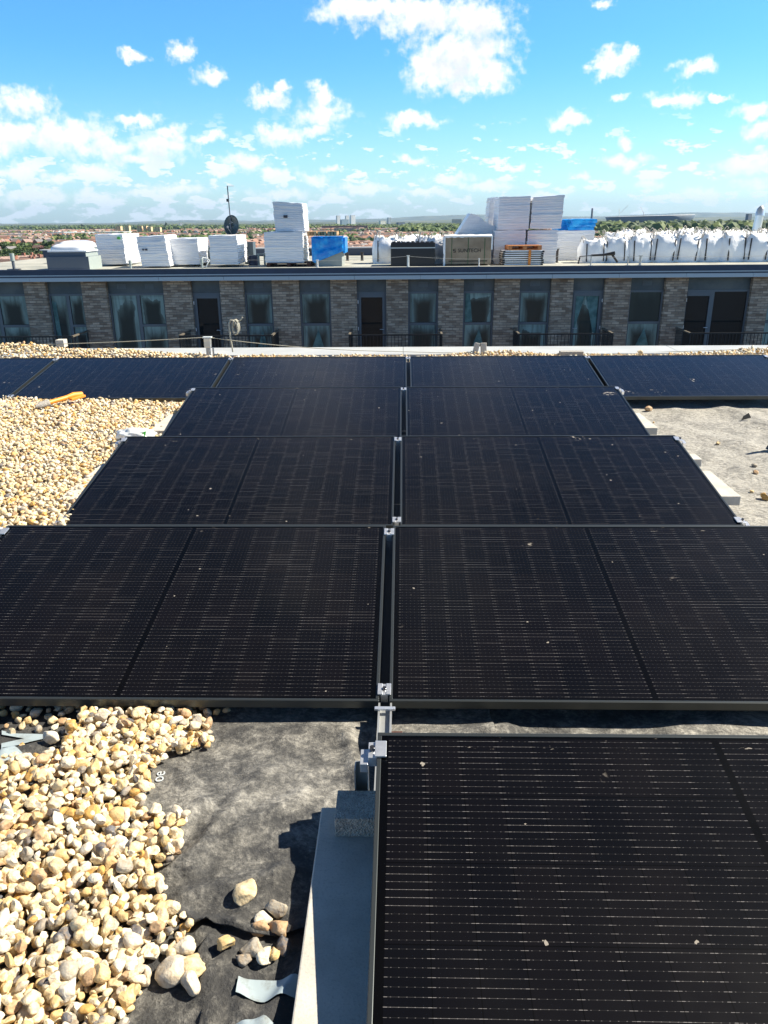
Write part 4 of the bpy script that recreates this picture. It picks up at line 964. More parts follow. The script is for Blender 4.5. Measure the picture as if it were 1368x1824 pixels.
# skylight
Y = 25.3; X0, X1 = rx(82, Y), rx(157, Y); cx = (X0+X1)/2; w = (X1-X0)/2; root = empty('skylight', (cx, Y+.55, ROOFZ)); root.scale = (1, .72, 1); tag(root, 'white bubble dome skylight on a two step dark kerb at left', 'skylight', 'roof skylights')
h1 = atY(115, 457.5, Y).z-ROOFZ; h2 = atY(115, 449, Y+.1).z-ROOFZ; h3 = atY(115, 446, Y+.1).z-ROOFZ; h4 = atY(115, 433.5, Y+.6).z-ROOFZ
def kerb(m, w, d, z0, z1):
    m.box(-w, w, -d, d, z0, z1, 0); m.box(w+.0005, w+.006, -d, d, z0, z1, 1)  # thin pale skin paints the sunlight on the right side of the kerb
m = MB(); kerb(m, w, .75, 0, h1); m.obj('lower_kerb', [M_upd, M_upl], root); m = MB(); kerb(m, w*.86, .66, h1+.001, h2); m.obj('upper_kerb', [M_upd, M_upl], root)
m = MB(); m.box(-w*.93, w*.93, -.70, .70, h2+.001, h3); m.obj('dome_frame', M_dome, root, bevel=.01)
V = []; F = []; nu = 28
for j in range(9):
    t_ = j/8
    for i_ in range(nu):
        a = 2*math.pi*i_/nu; c_, s_ = math.cos(a), math.sin(a); k_ = (abs(c_)**5+abs(s_)**5)**(-1/5); r_ = math.cos(t_*math.pi/2*.999)**.55
        V.append((w*.90*k_*c_*r_, .66*k_*s_*r_, h3+(h4-h3)*math.sin(t_*math.pi/2)**.9*(1+.10*abs(math.sin(a*4))*(1-t_))))
for j in range(8):
    for i_ in range(nu): F.append((j*nu+i_, j*nu+(i_+1) % nu, (j+1)*nu+(i_+1) % nu, (j+1)*nu+i_))
m = MB(); m.add(V, F, 0, True); m.obj('dome', M_dome, root)
Y = 29.6; c2 = rx(166, Y); root2 = copy_tree(root); root2.location = (c2-.75, Y+.6, ROOFZ); tag(root2, 'second skylight half hidden behind the white domed one', 'skylight', 'roof skylights')
# vent pipes
def vent(px, Y, h, lab, r=.05, m_=M_upd, base=True):
    root = empty('vent_pipe', (rx(px, Y), Y, ROOFZ)); tag(root, lab, 'vent pipe')
    m = MB(); m.tube([(0, 0, .02), (0, 0, h*.35), (0, 0, h*.8)], [r*.9, r*.9, r], 10); m.obj('pipe', m_, root)
    m = MB(); m.tube([(0, 0, h*.55), (0, 0, h)], r*1.35, 10); m.obj('cowl', M_upl, root)
    if base: m = MB(); m.tube([(0, 0, .0), (0, 0, .03)], r*4.2, 12); m.obj('base', M_black, root)
vent(22, 25.7, .50, 'stubby grey vent pipe on a round black base at far left'); vent(231, 25.5, .27, 'short pale pipe stub in front of the leftmost bales', .04, M_upl, False)
vent(231+128, 25.5, .30, 'short pipe stub before the third bale', .03, M_upl, False)
def post(px, Y, ytop, lab, r=.022, m_=M_alud, base=False):
    z = atY(px, ytop, Y).z-ROOFZ; m = MB(); m.tube([(0, 0, 0), (0, 0, z)], r, 8); m.box(-.06, .06, -.06, .06, 0, .015); m.box(-r*1.4, r*1.4, -r*1.4, r*1.4, z, z+.02); o = m.obj('anchor_post', m_, None, (rx(px, Y), Y, ROOFZ)); tag(o, lab, 'post', 'wire posts along the far roof edge')
post(565, 25.6, 464, 'slim pale post in front of the blue sheeted pack', .03, M_white); post(727, 25.6, 456, 'slim pale wire post before the black crate', .035, M_soff); post(853.5, 25.6, 461, 'slim white post before the carton box', .02, M_white)
post(1053, 25.6, 457, 'slim post at the left end of the bulk bags', .02); post(1119, 25.6, 458, 'slim post before the second bulk bag', .02); post(1141, 25.6, 456, 'paler square post before the third bulk bag', .04)
post(619, 30.0, 452, 'left of two dark posts at the rear edge right of the blue pack', .05, M_strap); post(645, 30.0, 450, 'right of two dark posts at the rear edge right of the blue pack', .05, M_strap); post(992, 27.5, 444, 'dark post right of the tall stack', .045, M_strap)
m = MB(); pts_ = []
wz = [(200, 462), (305, 463.5), (370, 461), (455, 463), (566, 464.5), (727, 456.5), (853, 461.5), (1000, 456), (1053, 457.5), (1141, 456.5), (1400, 455)]
for (a, b) in zip(wz, wz[1:]): pts_ += wirepts(atY(*a, 25.6), atY(*b, 25.6), .02, 6)[:-1]
m.tube(pts_+[atY(1400, 455, 25.6)], .004, 4); o = m.obj('safety_wire', M_alud); tag(o, 'thin safety wire strung between posts on the far roof', 'wire')
# things between bales
boxob('metal_cabinet', rx(354, 27.6), rx(371, 27.6), 27.9, 28.6, ROOFZ, atY(360, 441, 27.6).z, mat('cabinet', (.20, .24, .25), .5), 'grey metal cabinet between the third and fourth bales', 'cabinet')
boxob('metal_cabinet', rx(436, 28), rx(452, 28), 28.0, 28.5, ROOFZ, atY(445, 431, 28).z, mat('cabinet_dark', (.08, .11, .13), .5), 'dark grey metal cabinet right of the fourth bale', 'cabinet')
m = MB(); m.tube([(0, 0, 0), (0, 0, .30)], [.17, .19], 16); root = m.obj('drum', mat('slate_drum', (.08, .09, .14), .4), None, (rx(449, 27.2), 27.4, ROOFZ)); tag(root, 'small slate blue drum beside the dark cabinet', 'drum'); m = MB(); m.tube([(0, 0, .301), (0, 0, .325)], .2, 16); m.obj('lid', M_upd, root)
m = MB(); pts_ = [(.12*math.cos(a)+.03*math.sin(3*a), .04*math.sin(2*a), .17+.14*math.sin(a)) for a in np.linspace(0, 9, 40)]; m.tube(pts_, .018, 6); o = m.obj('hose', M_soff, None, (rx(364, 26), 26.0, ROOFZ)); tag(o, 'pale hose looped on the roof between the third and fourth bales', 'hose')
root = empty('step_stand', (rx(466, 27), 27.0, ROOFZ)); tag(root, 'small pale metal stand left of the dark pallet', 'stand')
for s_ in (-1, 1):
    for q_ in (-1, 1): m = MB(); m.box(s_*.10-.015, s_*.10+.015, q_*.1-.015, q_*.1+.015, 0, .36); m.obj('leg', M_upl, root)
m = MB(); m.box(-.13, .13, -.13, .13, .361, .39); m.obj('top', M_upl, root)
# satellite dish
Y = 27.8; root = empty('satellite_dish', (rx(415, Y), Y+.4, ROOFZ)); tag(root, 'dark satellite dish with small white mark on a mast above the bales', 'satellite dish')
cz = atY(414, 403, Y).z-ROOFZ
V = []; F = []; nu = 32
for j in range(7):
    r_ = .31*j/6
    for i_ in range(nu): a = 2*math.pi*i_/nu; V.append((r_*math.cos(a), .10*(r_/.31)**2, r_*1.12*math.sin(a)))
for j in range(6):
    for i_ in range(nu): F.append((j*nu+i_, j*nu+(i_+1) % nu, (j+1)*nu+(i_+1) % nu, (j+1)*nu+i_))
m = MB(); m.add([(x, -y, z) for x, y, z in V], F, 0, True); d_o = m.obj('dish', M_dish, root, (0, 0, cz), (R(-12), R(-14), R(-22))); sm = d_o.modifiers.new('t', 'SOLIDIFY'); sm.thickness = .008
m = MB(); m.tube([(-.03, -.02, .16), (-.03, -.035, .16)], .022, 12); m.box(-.10, .04, -.040, -.03, .105, .118); m.obj('mark', M_white, d_o)
m = MB(); m.tube([(.0, -.10, -.33), (.0, -.34, -.12)], .010, 6); m.box(-.03, .03, -.38, -.32, -.13, -.07); m.obj('feed_arm', M_upd, d_o)
m = MB(); m.tube([(0, .1, 0), (0, .08, cz)], .028, 8); m.obj('pole', M_alud, root)
a = atY(410, 388, Y+.4); b = atY(405, 331, Y+.4); m = MB(); m.tube([Vector((a.x, Y+.4, ROOFZ)), a, b], .020, 8); o = m.obj('antenna_mast', M_upd); tag(o, 'thin leaning aerial mast rising behind the satellite dish', 'mast')
m = MB(); c = a.lerp(b, .55); m.box(c.x-.07, c.x, c.y-.03, c.y+.03, c.z-.045, c.z+.045); m.obj('junction_box', M_black, o)
m = MB(); m.box(b.x-.02, b.x+.22, b.y-.01, b.y+.01, b.z-.015, b.z+.0); m.obj('aerial', M_soff, o)
# polished flue at right
Y = 30.5; a = atY(1341, 431, Y); root = empty('steel_flue', (a.x, Y, ROOFZ)); tag(root, 'polished steel flue with conical cap behind the bulk bags', 'flue')
ht = atY(1348, 366, Y).z-ROOFZ; hb = atY(1346, 384, Y).z-ROOFZ
m = MB(); m.tube([(0, 0, 0), (.10, 0, hb)], [.17, .145], 20); m.obj('pipe', M_chrome, root)
m = MB(); m.tube([(.10, 0, hb+.002), (.115, 0, ht-.12), (.12, 0, ht-.04), (.12, 0, ht)], [.165, .13, .07, .015], 20); m.obj('cap', M_chrome, root)
# dark tool on tripod left of the bags
Y = 25.9; root = empty('hoist_tool', (rx(1080, Y), Y, ROOFZ)); tag(root, 'black long handled tool propped before the bulk bags', 'tool')
A = lambda px, py: atY(px, py, Y)-Vector(root.location)
m = MB(); m.tube([A(1053, 455), A(1075, 454), A(1095, 451)], [.03, .035, .06], 8); m.tube([A(1090, 453), A(1100, 467)], .035, 8); m.obj('arm', M_black, root)
m = MB(); m.tube([A(1033, 457), A(1030, 470)], .025, 6); m.tube([A(1033, 457), A(1053, 455)], .014, 6); m.obj('clamp_leg', M_strap, root)

# ------------------------------------------------------------------ town beyond
LZ = -24.0
M_land = mat('town_land', (.08, .10, .05), .95, 0, vary((.03, .055, .018), (.09, .09, .045), .012, detail=6))
t_ = MB(); t_.add([(-16000, 40, LZ), (16000, 40, LZ), (30000, 31000, LZ), (-30000, 31000, LZ)], [(0, 1, 2, 3)]); o = t_.obj('terrain', M_land); tag(o, kind='structure')
t_ = MB(); t_.add([(-16000, -300, LZ), (16000, -300, LZ), (16000, 40, LZ), (-16000, 40, LZ)], [(0, 1, 2, 3)]); o = t_.obj('street', mat('asphalt', (.05, .05, .05), .9)); tag(o, kind='structure')
# hills
def hill(name, Yd, prof, m_, dep=2500):
    pts = [(px, py) for px, py in prof]; V = []; F = []; cols = []
    X = np.linspace(-250, 1620, 260)
    for i_, px in enumerate(X):
        py = np.interp(px, [p[0] for p in pts], [p[1] for p in pts]); py += .9*nz(px*.03, Yd*.001)+.45*nz(px*.12, 3)
        p = atY(px, py, Yd); V += [(p.x, Yd-dep, LZ-2), (p.x, Yd-dep*.35, LZ+(p.z-LZ)*.55), (p.x, Yd, p.z), (p.x*1.05, Yd+dep, LZ-2)]
    for i_ in range(259):
        for k_ in range(3): a = i_*4+k_; F.append((a, a+4, a+5, a+1))
    m = MB(); m.add(V, F, 0, True); o = m.obj(name, m_); tag(o, kind='structure')
M_hill = mat('hill_woods', (.05, .08, .04), .95, 0, vary((.035, .06, .03), (.15, .16, .09), .0016, detail=7))
hill('hills', 26000, [(-250, 400), (0, 398), (180, 397.5), (330, 392), (460, 393), (560, 391.5), (640, 390.5), (700, 388.5), (750, 385), (830, 382.5), (900, 382), (960, 385), (1050, 386), (1150, 382), (1220, 378.5), (1368, 379), (1620, 382)], M_hill)
hill('low_hills', 14000, [(-250, 401), (0, 399.5), (200, 399), (300, 396.5), (420, 396), (520, 396), (700, 395), (820, 391), (900, 392), (1000, 391), (1150, 389), (1300, 386), (1620, 385)], M_hill, 1800)
# houses
M_rt = [mat('tile_roof_%s' % n, c, .85, 0, vary(tuple(v*.8 for v in c), tuple(min(1, v*1.15) for v in c), .9)) for n, c in (('orange', (.34, .19, .135)), ('pink', (.31, .22, .185)), ('brown', (.22, .14, .11)), ('grey', (.20, .19, .19)))]
M_wl = [mat('house_wall_%s' % n, c, .9) for n, c in (('red', (.34, .15, .10)), ('buff', (.46, .35, .25)), ('render', (.66, .64, .58)))]
M_win = mat('house_window', (.05, .06, .07), .3)
def house_parts(w, d, h, rh, chim=True):
    a = MB(); a.box(-w/2, w/2, -d/2, d/2, 0, h, 0)
    for s_ in (-1, 1):
        for z_ in (h*.18, h*.62):
            for x_ in (-w*.28, w*.22): a.box(x_-.6, x_+.6, min(s_*d/2, s_*(d/2+.05)), max(s_*d/2, s_*(d/2+.05)), z_, z_+1.2, 1)
    for s_ in (-1, 1): a.add([(s_*w/2, -d/2, h), (s_*w/2, d/2, h), (s_*w/2, 0, h+rh*.96)], [(0, 1, 2)], 0)
    r = MB(); e = .35
    r.add([(-w/2-e, -d/2-e, h-.15), (w/2+e, -d/2-e, h-.15), (w/2+e, 0, h+rh), (-w/2-e, 0, h+rh), (-w/2-e, d/2+e, h-.15), (w/2+e, d/2+e, h-.15)], [(0, 1, 2, 3), (3, 2, 5, 4)], 0)
    c = MB(); c.box(w*.33, w*.33+1.0, -.5, .5, h+rh*.5, h+rh+1.4, 0)
    return a, r, c
hp = []
for wi in range(3):
    for ri in range(4):
        w, d, h, rh = random.choice(((7, 8.5, 5.6, 2.6), (9, 8, 5.4, 3.0), (13, 8.5, 5.8, 3.2), (6, 9, 6, 2.8)))
        a, r, c = house_parts(w, d, h, rh); hp.append((a.mesh('wall', [M_wl[wi], M_win]), r.mesh('roof', [M_rt[ri]]), c.mesh('chimney', [M_wl[0]]), w, ri, wi))
GREEN = [(0, 440, 95, 470), (840, 398, 960, 420), (720, 396, 830, 418), (1060, 392, 1330, 424), (0, 399, 330, 410), (90, 424, 165, 438)]
def is_green(px, py): return any(a <= px <= c and b <= py <= d for a, b, c, d in GREEN)
def to_px(X, Y, Z):
    v = Vector((X, Y, Z))-CAM; d = v.dot(Fv); return 684+F_PX*v.dot(Rv)/d, 912-F_PX*v.dot(Uv)/d
houses = []; 
def add_street():
    Y = math.exp(random.uniform(math.log(400), math.log(3600))); X = random.uniform(-.58, .56)*Y
    a = random.choice((R(12), R(-25), R(100), R(70)))+random.uniform(-.1, .1); n = random.randint(4, 12)
    k = random.randrange(len(hp)); semi = random.random() < .4
    for j in range(n):
        w = hp[k][3]*(1.5 if semi else 1.0); x = X+math.cos(a)*j*w; y = Y+math.sin(a)*j*w
        px, py = to_px(x, y, LZ)
        if y < 380 or px < -60 or px > 1430: continue
        if is_green(px, py) and random.random() < .85: continue
        if semi and random.random() < .3: k = (k//4)*4+random.randrange(4)
        houses.append((y, x, a, k, px))
    if random.random() < .9:                                        # houses across the road
        for j in range(n):
            x = X+math.cos(a)*j*hp[k][3]-math.sin(a)*24; y = Y+math.sin(a)*j*hp[k][3]+math.cos(a)*24; px, py = to_px(x, y, LZ)
            if y > 380 and -60 < px < 1430 and not is_green(px, py): houses.append((y, x, a+math.pi, k, px))
for _ in range(420): add_street()
houses.sort()
LM = [(55, 'above the stubby vent pipe'), (165, 'above the domed skylight'), (245, 'above the leftmost bale'), (303, 'above the leaning bale'), (368, 'above the third bale'), (400, 'left of the satellite dish'), (475, 'right of the satellite dish'),
      (552, 'behind the two stacked bales'), (613, 'above the blue sheeted pack'), (665, 'between the blue pack and the bulk bags'), (735, 'above the black crate, left part'), (790, 'above the black crate, right part'), (880, 'above the carton box'), (992, 'behind the tall bale stack'), (1058, 'behind the bright blue pack'),
      (1130, 'above the leftmost bulk bags'), (1210, 'above the middle bulk bags'), (1320, 'above the right bulk bags'), (9999, 'around the steel flue')]
RN = ['orange', 'pinkish', 'brown', 'grey']; WN = ['red brick', 'buff brick', 'pale rendered']
def where(px, y=0): return next(b for a, b in LM if px < a)+('' if not y else ', nearest band' if y < 560 else ', middle band' if y < 900 else ', near the skyline')
for i_, (y, x, a, k, px) in enumerate(houses[:290]):
    wm, rm, cm, w, ri, wi = hp[k]; root = empty('house', (x, y, LZ), a)
    link_mesh('wall', wm, root); rr = link_mesh('roof', rm, root)
    if i_ % 3: link_mesh('chimney', cm, rr)
    tag(root, '%s house, %s roof, %s' % (WN[wi], RN[ri], where(px, y)), 'house', '%s houses with %s roofs in the town %s' % (WN[wi], RN[ri], where(px, y)))
MI = []; V = []; F = []
rest = MB(); base = MB().box(-4, 4, -4, 4, 0, 5.5)
for (y, x, a, k, px) in houses[290:4200]:
    c_, s_ = math.cos(a), math.sin(a); w, ri, wi = hp[k][3]/2*random.uniform(.7, 1.05), hp[k][4], hp[k][5]; a += random.choice((0, 0, math.pi/2)); c_, s_ = math.cos(a), math.sin(a); o_ = len(rest.v)
    pts = [(-w, -4, 0), (w, -4, 0), (w, 4, 0), (-w, 4, 0), (-w, -4, 5.6), (w, -4, 5.6), (w, 4, 5.6), (-w, 4, 5.6), (-w, 0, 8.6), (w, 0, 8.6)]
    rest.v += [(x+p[0]*c_-p[1]*s_, y+p[0]*s_+p[1]*c_, LZ+p[2]) for p in pts]
    fs = [(0, 1, 5, 4), (1, 2, 6, 5), (2, 3, 7, 6), (3, 0, 4, 7), (4, 7, 8), (5, 9, 6), (4, 5, 9, 8), (7, 8, 9, 6)]
    rest.f += [tuple(q+o_ for q in f) for f in fs]; ri = random.choice((0, 0, 1, 1, 2, 3)); wi = random.choice((0, 1, 2, 0)); rest.mi += [4+wi]*6+[ri]*2; rest.sm += [False]*8
if rest.v: o = rest.obj('far_houses', M_rt+M_wl); tag(o, 'mass of tiny red roofed houses far off in the town', 'houses', kind='stuff')
# trees
def leafmat(n, c0, c1):
    def f(t, b):
        inf = t.node('ShaderNodeObjectInfo').outputs['Random']; nn = t.noise(posn(t), .35, 3)
        t.link(t.mix(t.m('ADD', t.m('MULTIPLY', nn, .7), t.m('MULTIPLY', inf, .3)), c0, c1), b.inputs['Base Color']); b.inputs['Roughness'].default_value = .7
    return mat(n, build=f)
M_leaf = [leafmat('leaves_dark', (.022, .045, .014), (.06, .10, .03)), leafmat('leaves_mid', (.035, .07, .015), (.10, .15, .035)), leafmat('leaves_light', (.06, .10, .02), (.16, .20, .05)), leafmat('leaves_copper', (.035, .012, .014), (.08, .03, .03))]
M_bark = mat('bark', (.08, .06, .045), .9)
def crown(n, rx_, rz_, size, seed, conif=False):
    rs = random.Random(seed); V = []; F = []
    lobes = [(Vector((rs.uniform(-.55, .55)*rx_, rs.uniform(-.55, .55)*rx_, rs.uniform(-.4, .5)*rz_)), rs.uniform(.35, .6)) for _ in range(9)]
    for _ in range(n):
        c, s_ = rs.choice(lobes); u = Vector((rs.gauss(0, 1), rs.gauss(0, 1), rs.gauss(0, 1))).normalized()*(rs.random()**.35)
        p = c+Vector((u.x*rx_*s_, u.y*rx_*s_, u.z*rz_*s_))
        if conif: f_ = max(.1, 1-(p.z/rz_+1)/2.1); p.x *= f_*1.4; p.y *= f_*1.4
        a = Vector((rs.gauss(0, 1), rs.gauss(0, 1), rs.gauss(0, 1))).normalized()*size; b = Vector((rs.gauss(0, 1), rs.gauss(0, 1), rs.gauss(0, 1))).normalized()*size
        o_ = len(V); V += [p-a, p+b, p+a, p-b]; F.append((o_, o_+1, o_+2, o_+3))
    return V, F
tp = []
for k in range(7):
    li = (0, 1, 2, 1, 0, 3, 1)[k]; conif = k == 4; V, F = crown(420, 4.2, 3.6 if not conif else 6.0, .55, k, conif)
    m = MB(); m.add([(v[0], v[1], v[2]+6.0+(2 if conif else 0)) for v in V], F); cm = m.mesh('crown', M_leaf[li])
    m = MB(); m.tube([(0, 0, -.5), (.1, 0, 3), (.0, .1, 6)], [.4, .3, .15], 7)
    for q in range(4): a = q*1.6; m.tube([(0, 0, 2.5+q*.5), (1.6*math.cos(a), 1.6*math.sin(a), 4.6+q*.6)], [.18, .07], 5)
    tp.append((cm, m.mesh('trunk', M_bark), li))
TN = ['dark green', 'mid green', 'light green', 'dark copper']
trees = []
def tr(px, py, s, k=None):
    p = atZ(px, py, LZ)
    trees.append((p.y, p.x, s, random.choice((0, 1, 2, 3, 6, 6, 0)) if k is None else k, px))
tr(78, 456, 1.0, 5); tr(64, 455, .6, 5)
for _ in range(150):
    a, b, c, d = random.choice(GREEN[:4]+[(0, 425, 1368, 470)]*3+[GREEN[5]]); tr(random.uniform(a, c), random.uniform(b, d)+3, random.uniform(.6, 1.25))
for _ in range(80): tr(random.uniform(-10, 110), random.uniform(448, 482), random.uniform(.6, 1.1))
for _ in range(24): tr(random.uniform(0, 340), random.uniform(403, 408), random.uniform(1.3, 2.2), random.choice((0, 4, 0, 6)))
for _ in range(36): tr(random.uniform(620, 700), random.uniform(455, 475), random.uniform(.6, 1.0), random.choice((2, 1, 3)))
for _ in range(25): tr(random.uniform(1060, 1330), random.uniform(410, 432), random.uniform(.9, 1.5))
trees.sort(); trees = trees[:295]
for (y, x, s, k, px) in trees:
    cm, tm, li = tp[k]; root = empty('tree', (x, y, LZ), random.uniform(0, 6)); root.scale = (s*random.uniform(.9, 1.2), s*random.uniform(.9, 1.2), s*random.uniform(.8, 1.1))
    link_mesh('crown', cm, root); link_mesh('trunk', tm, root)
    tag(root, '%s distant tree %s' % (TN[li], where(px, y)), 'tree', '%s trees in the town %s' % (TN[li], where(px, y)))
# far woods: one mass
pr_, f0 = ico(2)[0], ico(2)[1]; pts = []; rad = []
def wood(a, b, c, d, n, smin=4, smax=8):
    for _ in range(n):
        px = random.uniform(a, c); py = random.uniform(b, d); p = atZ(px, py, LZ); s = random.uniform(smin, smax); pts.append((p.x, p.y, LZ+s*.55)); rad.append(s)
pts = []; rad = []
wood(-40, 401.5, 1410, 409, 1700, 5, 9); wood(-40, 409, 1410, 440, 2600, 3.5, 6.5); wood(-40, 440, 1410, 462, 420, 2.5, 4.5); wood(0, 401, 340, 408, 500, 6, 10); wood(1050, 397, 1400, 414, 1100, 4, 8); wood(1050, 400, 1400, 420, 420, 8, 14); wood(715, 403, 835, 420, 700, 6, 11); wood(340, 402, 715, 410, 700, 5, 9)
wood(-40, 440, 110, 478, 250, 2.5, 4)
lp = []
for k in range(10): lp.append(pr_*np.array([1+.38*mn.noise(Vector(p)*1.9+Vector((k*7, 0, 0)))+.2*mn.noise(Vector(p)*4+Vector((k*3, 0, 0))) for p in pr_])[:, None]*np.array([1, 1, .85]))
N = len(pts); nv = len(pr_); V = np.empty((N, nv, 3)); Cm = np.zeros(N, int)
for i_ in range(N):
    a = random.uniform(0, 6.28); m_ = np.array(Matrix.Rotation(a, 3, 'Z')); V[i_] = (lp[random.randrange(10)]*rad[i_])@m_.T+pts[i_]+rng.normal(size=(nv, 3))*rad[i_]*.09; Cm[i_] = random.choice((0, 0, 1, 1, 2))
Fs = np.tile(f0, (N, 1, 1))+(np.arange(N)*nv)[:, None, None]
o = link_mesh('far_woods', np_mesh('far_woods', V.reshape(-1, 3), Fs.reshape(-1, 3), M_leaf[:3], False, None, np.repeat(Cm, len(f0)))); tag(o, 'far belts of woodland between the houses', 'woods', kind='stuff')

# landmark buildings
def bld(name, px0, px1, ytop, ybot, lab, col, cat='building', dep=18, floors=8, roofcol=None, group=None, cols_=None, base_off=0):
    c = atZ((px0+px1)/2, ybot, LZ); Yd = c.y; x0, x1 = atY(px0, ybot, Yd).x, atY(px1, ybot, Yd).x; zt = atY((px0+px1)/2, ytop, Yd).z
    rz = R(32) if cat in ('tower block', 'office block') else 0.0; root = empty(name, ((x0+x1)/2, Yd, LZ), rz); tag(root, lab, cat, group); w, h = (x1-x0)/2*(.80 if rz else 1), zt-LZ
    if rz: dep = min(dep, w*1.2)
    mw = mat(name+'_wall', col, .8); mr = mat(name+'_roof', roofcol or tuple(v*.7 for v in col), .8)
    m = MB(); m.box(-w, w, 0, dep, 0, h*.97); m.obj('wall', mw, root)
    m = MB(); m.box(-w-.01*w, w+.01*w, -.3, dep+.3, h*.9705, h); m.obj('roof', mr, root)
    nc = cols_ or max(2, int(w*2/6)); cw = 2*w/nc
    for f_ in range(floors):
        m = MB(); fh = h*.95/floors
        for q in range(nc): m.box(-w+cw*(q+.3), -w+cw*(q+.7), -.12, -.01, f_*fh+fh*.4, f_*fh+fh*.72)
        m.obj('window', M_win, root)
    return root
TB = 'pale tower blocks on the skyline'
bld('tower_block', 599.5, 608, 384, 402, 'left tower block of the trio on the skyline right of the stacked bale', (.80, .80, .76), 'tower block', 20, 14, group=TB)
bld('tower_block', 615.5, 623, 384, 402, 'middle tower block of the trio on the skyline', (.82, .82, .78), 'tower block', 20, 14, group=TB)
bld('tower_block', 624, 635, 383.5, 402, 'right and widest tower block of the trio on the skyline', (.86, .86, .82), 'tower block', 20, 14, group=TB)
bld('office_block', 606, 624, 391, 403, 'low dark blue grey slab in front of the tower trio', (.32, .42, .46), 'office block', 16, 6)
bld('tower_block', 690.5, 698, 387.5, 403, 'slim grey tower left of the wooded hill', (.42, .48, .50), 'tower block', 18, 14, group=TB)
bld('office_block', 676, 689, 393, 404, 'white fronted block left of the slim grey tower', (.82, .80, .66), 'office block', 16, 5)
bld('office_block', 707, 724, 396, 405, 'dark blue low block right of the slim grey tower', (.16, .20, .26), 'office block', 16, 4)
bld('hospital_block', 805, 822, 390.5, 402, 'pale stepped block above the trees, upper part, behind the carton', (.66, .58, .47), 'building', 16, 4); bld('hospital_block', 797, 826, 397.5, 402.5, 'long pale lower block above the trees behind the carton', (.62, .52, .42), 'building', 16, 2)
bld('tower_block', 1328, 1340, 381, 400, 'dark ribbed tower left of the steel flue', (.16, .18, .22), 'tower block', 18, 12, group=TB)
bld('tower_block', 320, 326, 397, 405, 'small pale grey tower above the second and third bales', (.55, .56, .56), 'tower block', 14, 8, group=TB)
for i_, (a, b, t_) in enumerate(((207, 216, 403), (224, 231, 402), (245, 254, 402.5), (256, 262, 402.5), (263, 270, 404), (276, 286, 405))): bld('flats', a, b, t_, 417, 'sandy block of flats, %s from the left in the row left of the dish' % WO[i_], (.78, .56, .32), 'flats', 14, 5, group='row of sandy flats')
bld('warehouse', 85, 115, 413.5, 422, 'long pale blue roofed warehouse behind the skylight', (.30, .38, .42), 'warehouse', 60, 1, (.66, .70, .70)); bld('warehouse', 122, 158, 414, 421, 'white roofed warehouse right of the pale blue one', (.28, .33, .34), 'warehouse', 60, 1, (.72, .73, .70)); bld('warehouse', 170, 220, 413, 420, 'long white warehouse above the leftmost bale', (.66, .67, .60), 'warehouse', 60, 1, (.80, .80, .76))
bld('warehouse', 5, 60, 416.5, 423, 'grey blue warehouse at the left edge', (.28, .32, .34), 'warehouse', 60, 1, (.50, .55, .58)); bld('warehouse', 52, 88, 450, 456, 'low white flat roofed building left of the skylight', (.60, .60, .56), 'building', 25, 1, (.74, .74, .70))
bld('brick_terrace', 573, 655, 402, 411, 'long brown brick range below the tower trio', (.34, .20, .15), 'building', 14, 3, (.30, .18, .15)); bld('brick_terrace', 595, 640, 406, 414, 'pale pink range in front of the brown brick range', (.55, .38, .30), 'building', 14, 2)
bld('office_block', 1100, 1112, 385.5, 399, 'tan block left of the stadium', (.48, .34, .27), 'office block', 16, 5); bld('warehouse', 1148, 1175, 406, 412, 'grey shed in the trees below the stadium', (.30, .33, .34), 'warehouse', 30, 1)
# slender tower
a = atZ(1053, 400, LZ); m = MB(); zt = atY(1053, 371, a.y).z; w = a.y*.0011; m.tube([(0, 0, 0), (0, 0, zt-LZ)], [w*1.3, w], 10); o = m.obj('chimney_stack', mat('stack', (.20, .21, .25), .7), None, (a.x, a.y, LZ)); tag(o, 'slender dark chimney stack above the blue pack', 'chimney')
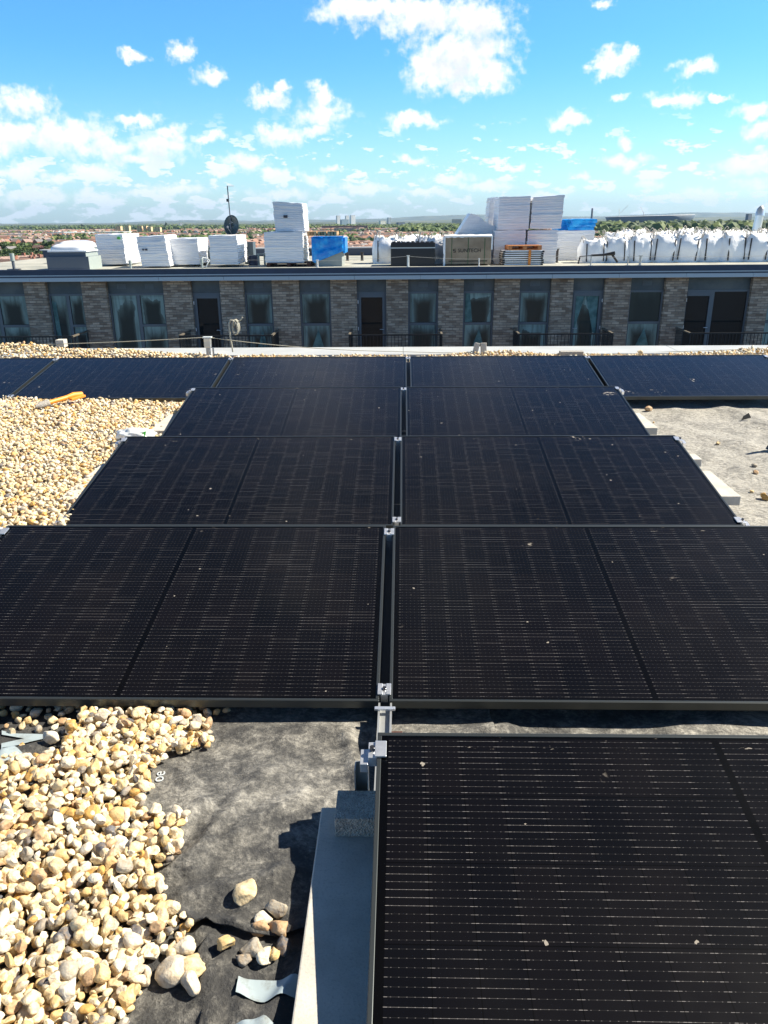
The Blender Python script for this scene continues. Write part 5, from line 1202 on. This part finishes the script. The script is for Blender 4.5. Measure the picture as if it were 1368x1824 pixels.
# stadium
c = atZ(1168, 400, LZ); Yd = c.y; root = empty('stadium', (c.x, Yd+100, LZ)); tag(root, 'wide dark stadium bowl with pale roof rim on the right skyline', 'stadium')
W2 = (atY(1249, 395, Yd).x-atY(1088, 395, Yd).x)/2; zt = atY(1168, 384, Yd).z-LZ
V = []; F = []; nu = 60
for j, (s_, h_) in enumerate(((.95, 0), (.96, .5), (1.0, .98), (.985, 1.0), (.72, .93))):
    for i_ in range(nu):
        a = 2*math.pi*i_/nu; V.append((W2*s_*math.cos(a), W2*.7*s_*math.sin(a), zt*h_*(1+.10*math.cos(a)*(1 if h_ > .4 else 0))))
for j in range(4):
    for i_ in range(nu): F.append((j*nu+i_, j*nu+(i_+1) % nu, (j+1)*nu+(i_+1) % nu, (j+1)*nu+i_))
m = MB(); m.add(V, F, 0, True); m.mi = [0]*(2*nu)+[1]*(2*nu); m.obj('bowl', [mat('stadium_cladding', (.10, .13, .16), .6), mat('stadium_roof', (.62, .62, .58), .6)], root)
# cranes
for px, pyt, pxj, pyj, lab in ((1103, 372, 1119, 366, 'thin crane with raised jib left of the stadium'), (1147, 377, 1141, 368, 'thin crane jib rising behind the stadium')):
    a = atZ(px, 400, LZ); zt = atY(px, pyt, a.y); j = atY(pxj, pyj, a.y); m = MB(); m.tube([Vector((a.x, a.y, LZ)), zt], 1.1, 4, sm=False); m.tube([Vector((a.x, a.y, zt.z-18)), j], .8, 4, sm=False); o = m.obj('tower_crane', M_white); tag(o, lab, 'crane')

# ------------------------------------------------------------------ haze
hz_ = MB(); hz_.box(-32000, 32000, -400, 32000, LZ-4, 560)
mh = bpy.data.materials.new('haze_air'); mh.use_nodes = True; nt = mh.node_tree
for n in list(nt.nodes):
    if n.type == 'BSDF_PRINCIPLED': nt.nodes.remove(n)
vn = nt.nodes.new('ShaderNodeVolumePrincipled'); vn.inputs['Density'].default_value = 2.3e-5; vn.inputs['Color'].default_value = (.50, .72, 1.0, 1); vn.inputs['Anisotropy'].default_value = .2
nt.links.new(vn.outputs[0], nt.nodes['Material Output'].inputs['Volume'])
o = hz_.obj('haze', mh); tag(o, kind='stuff')
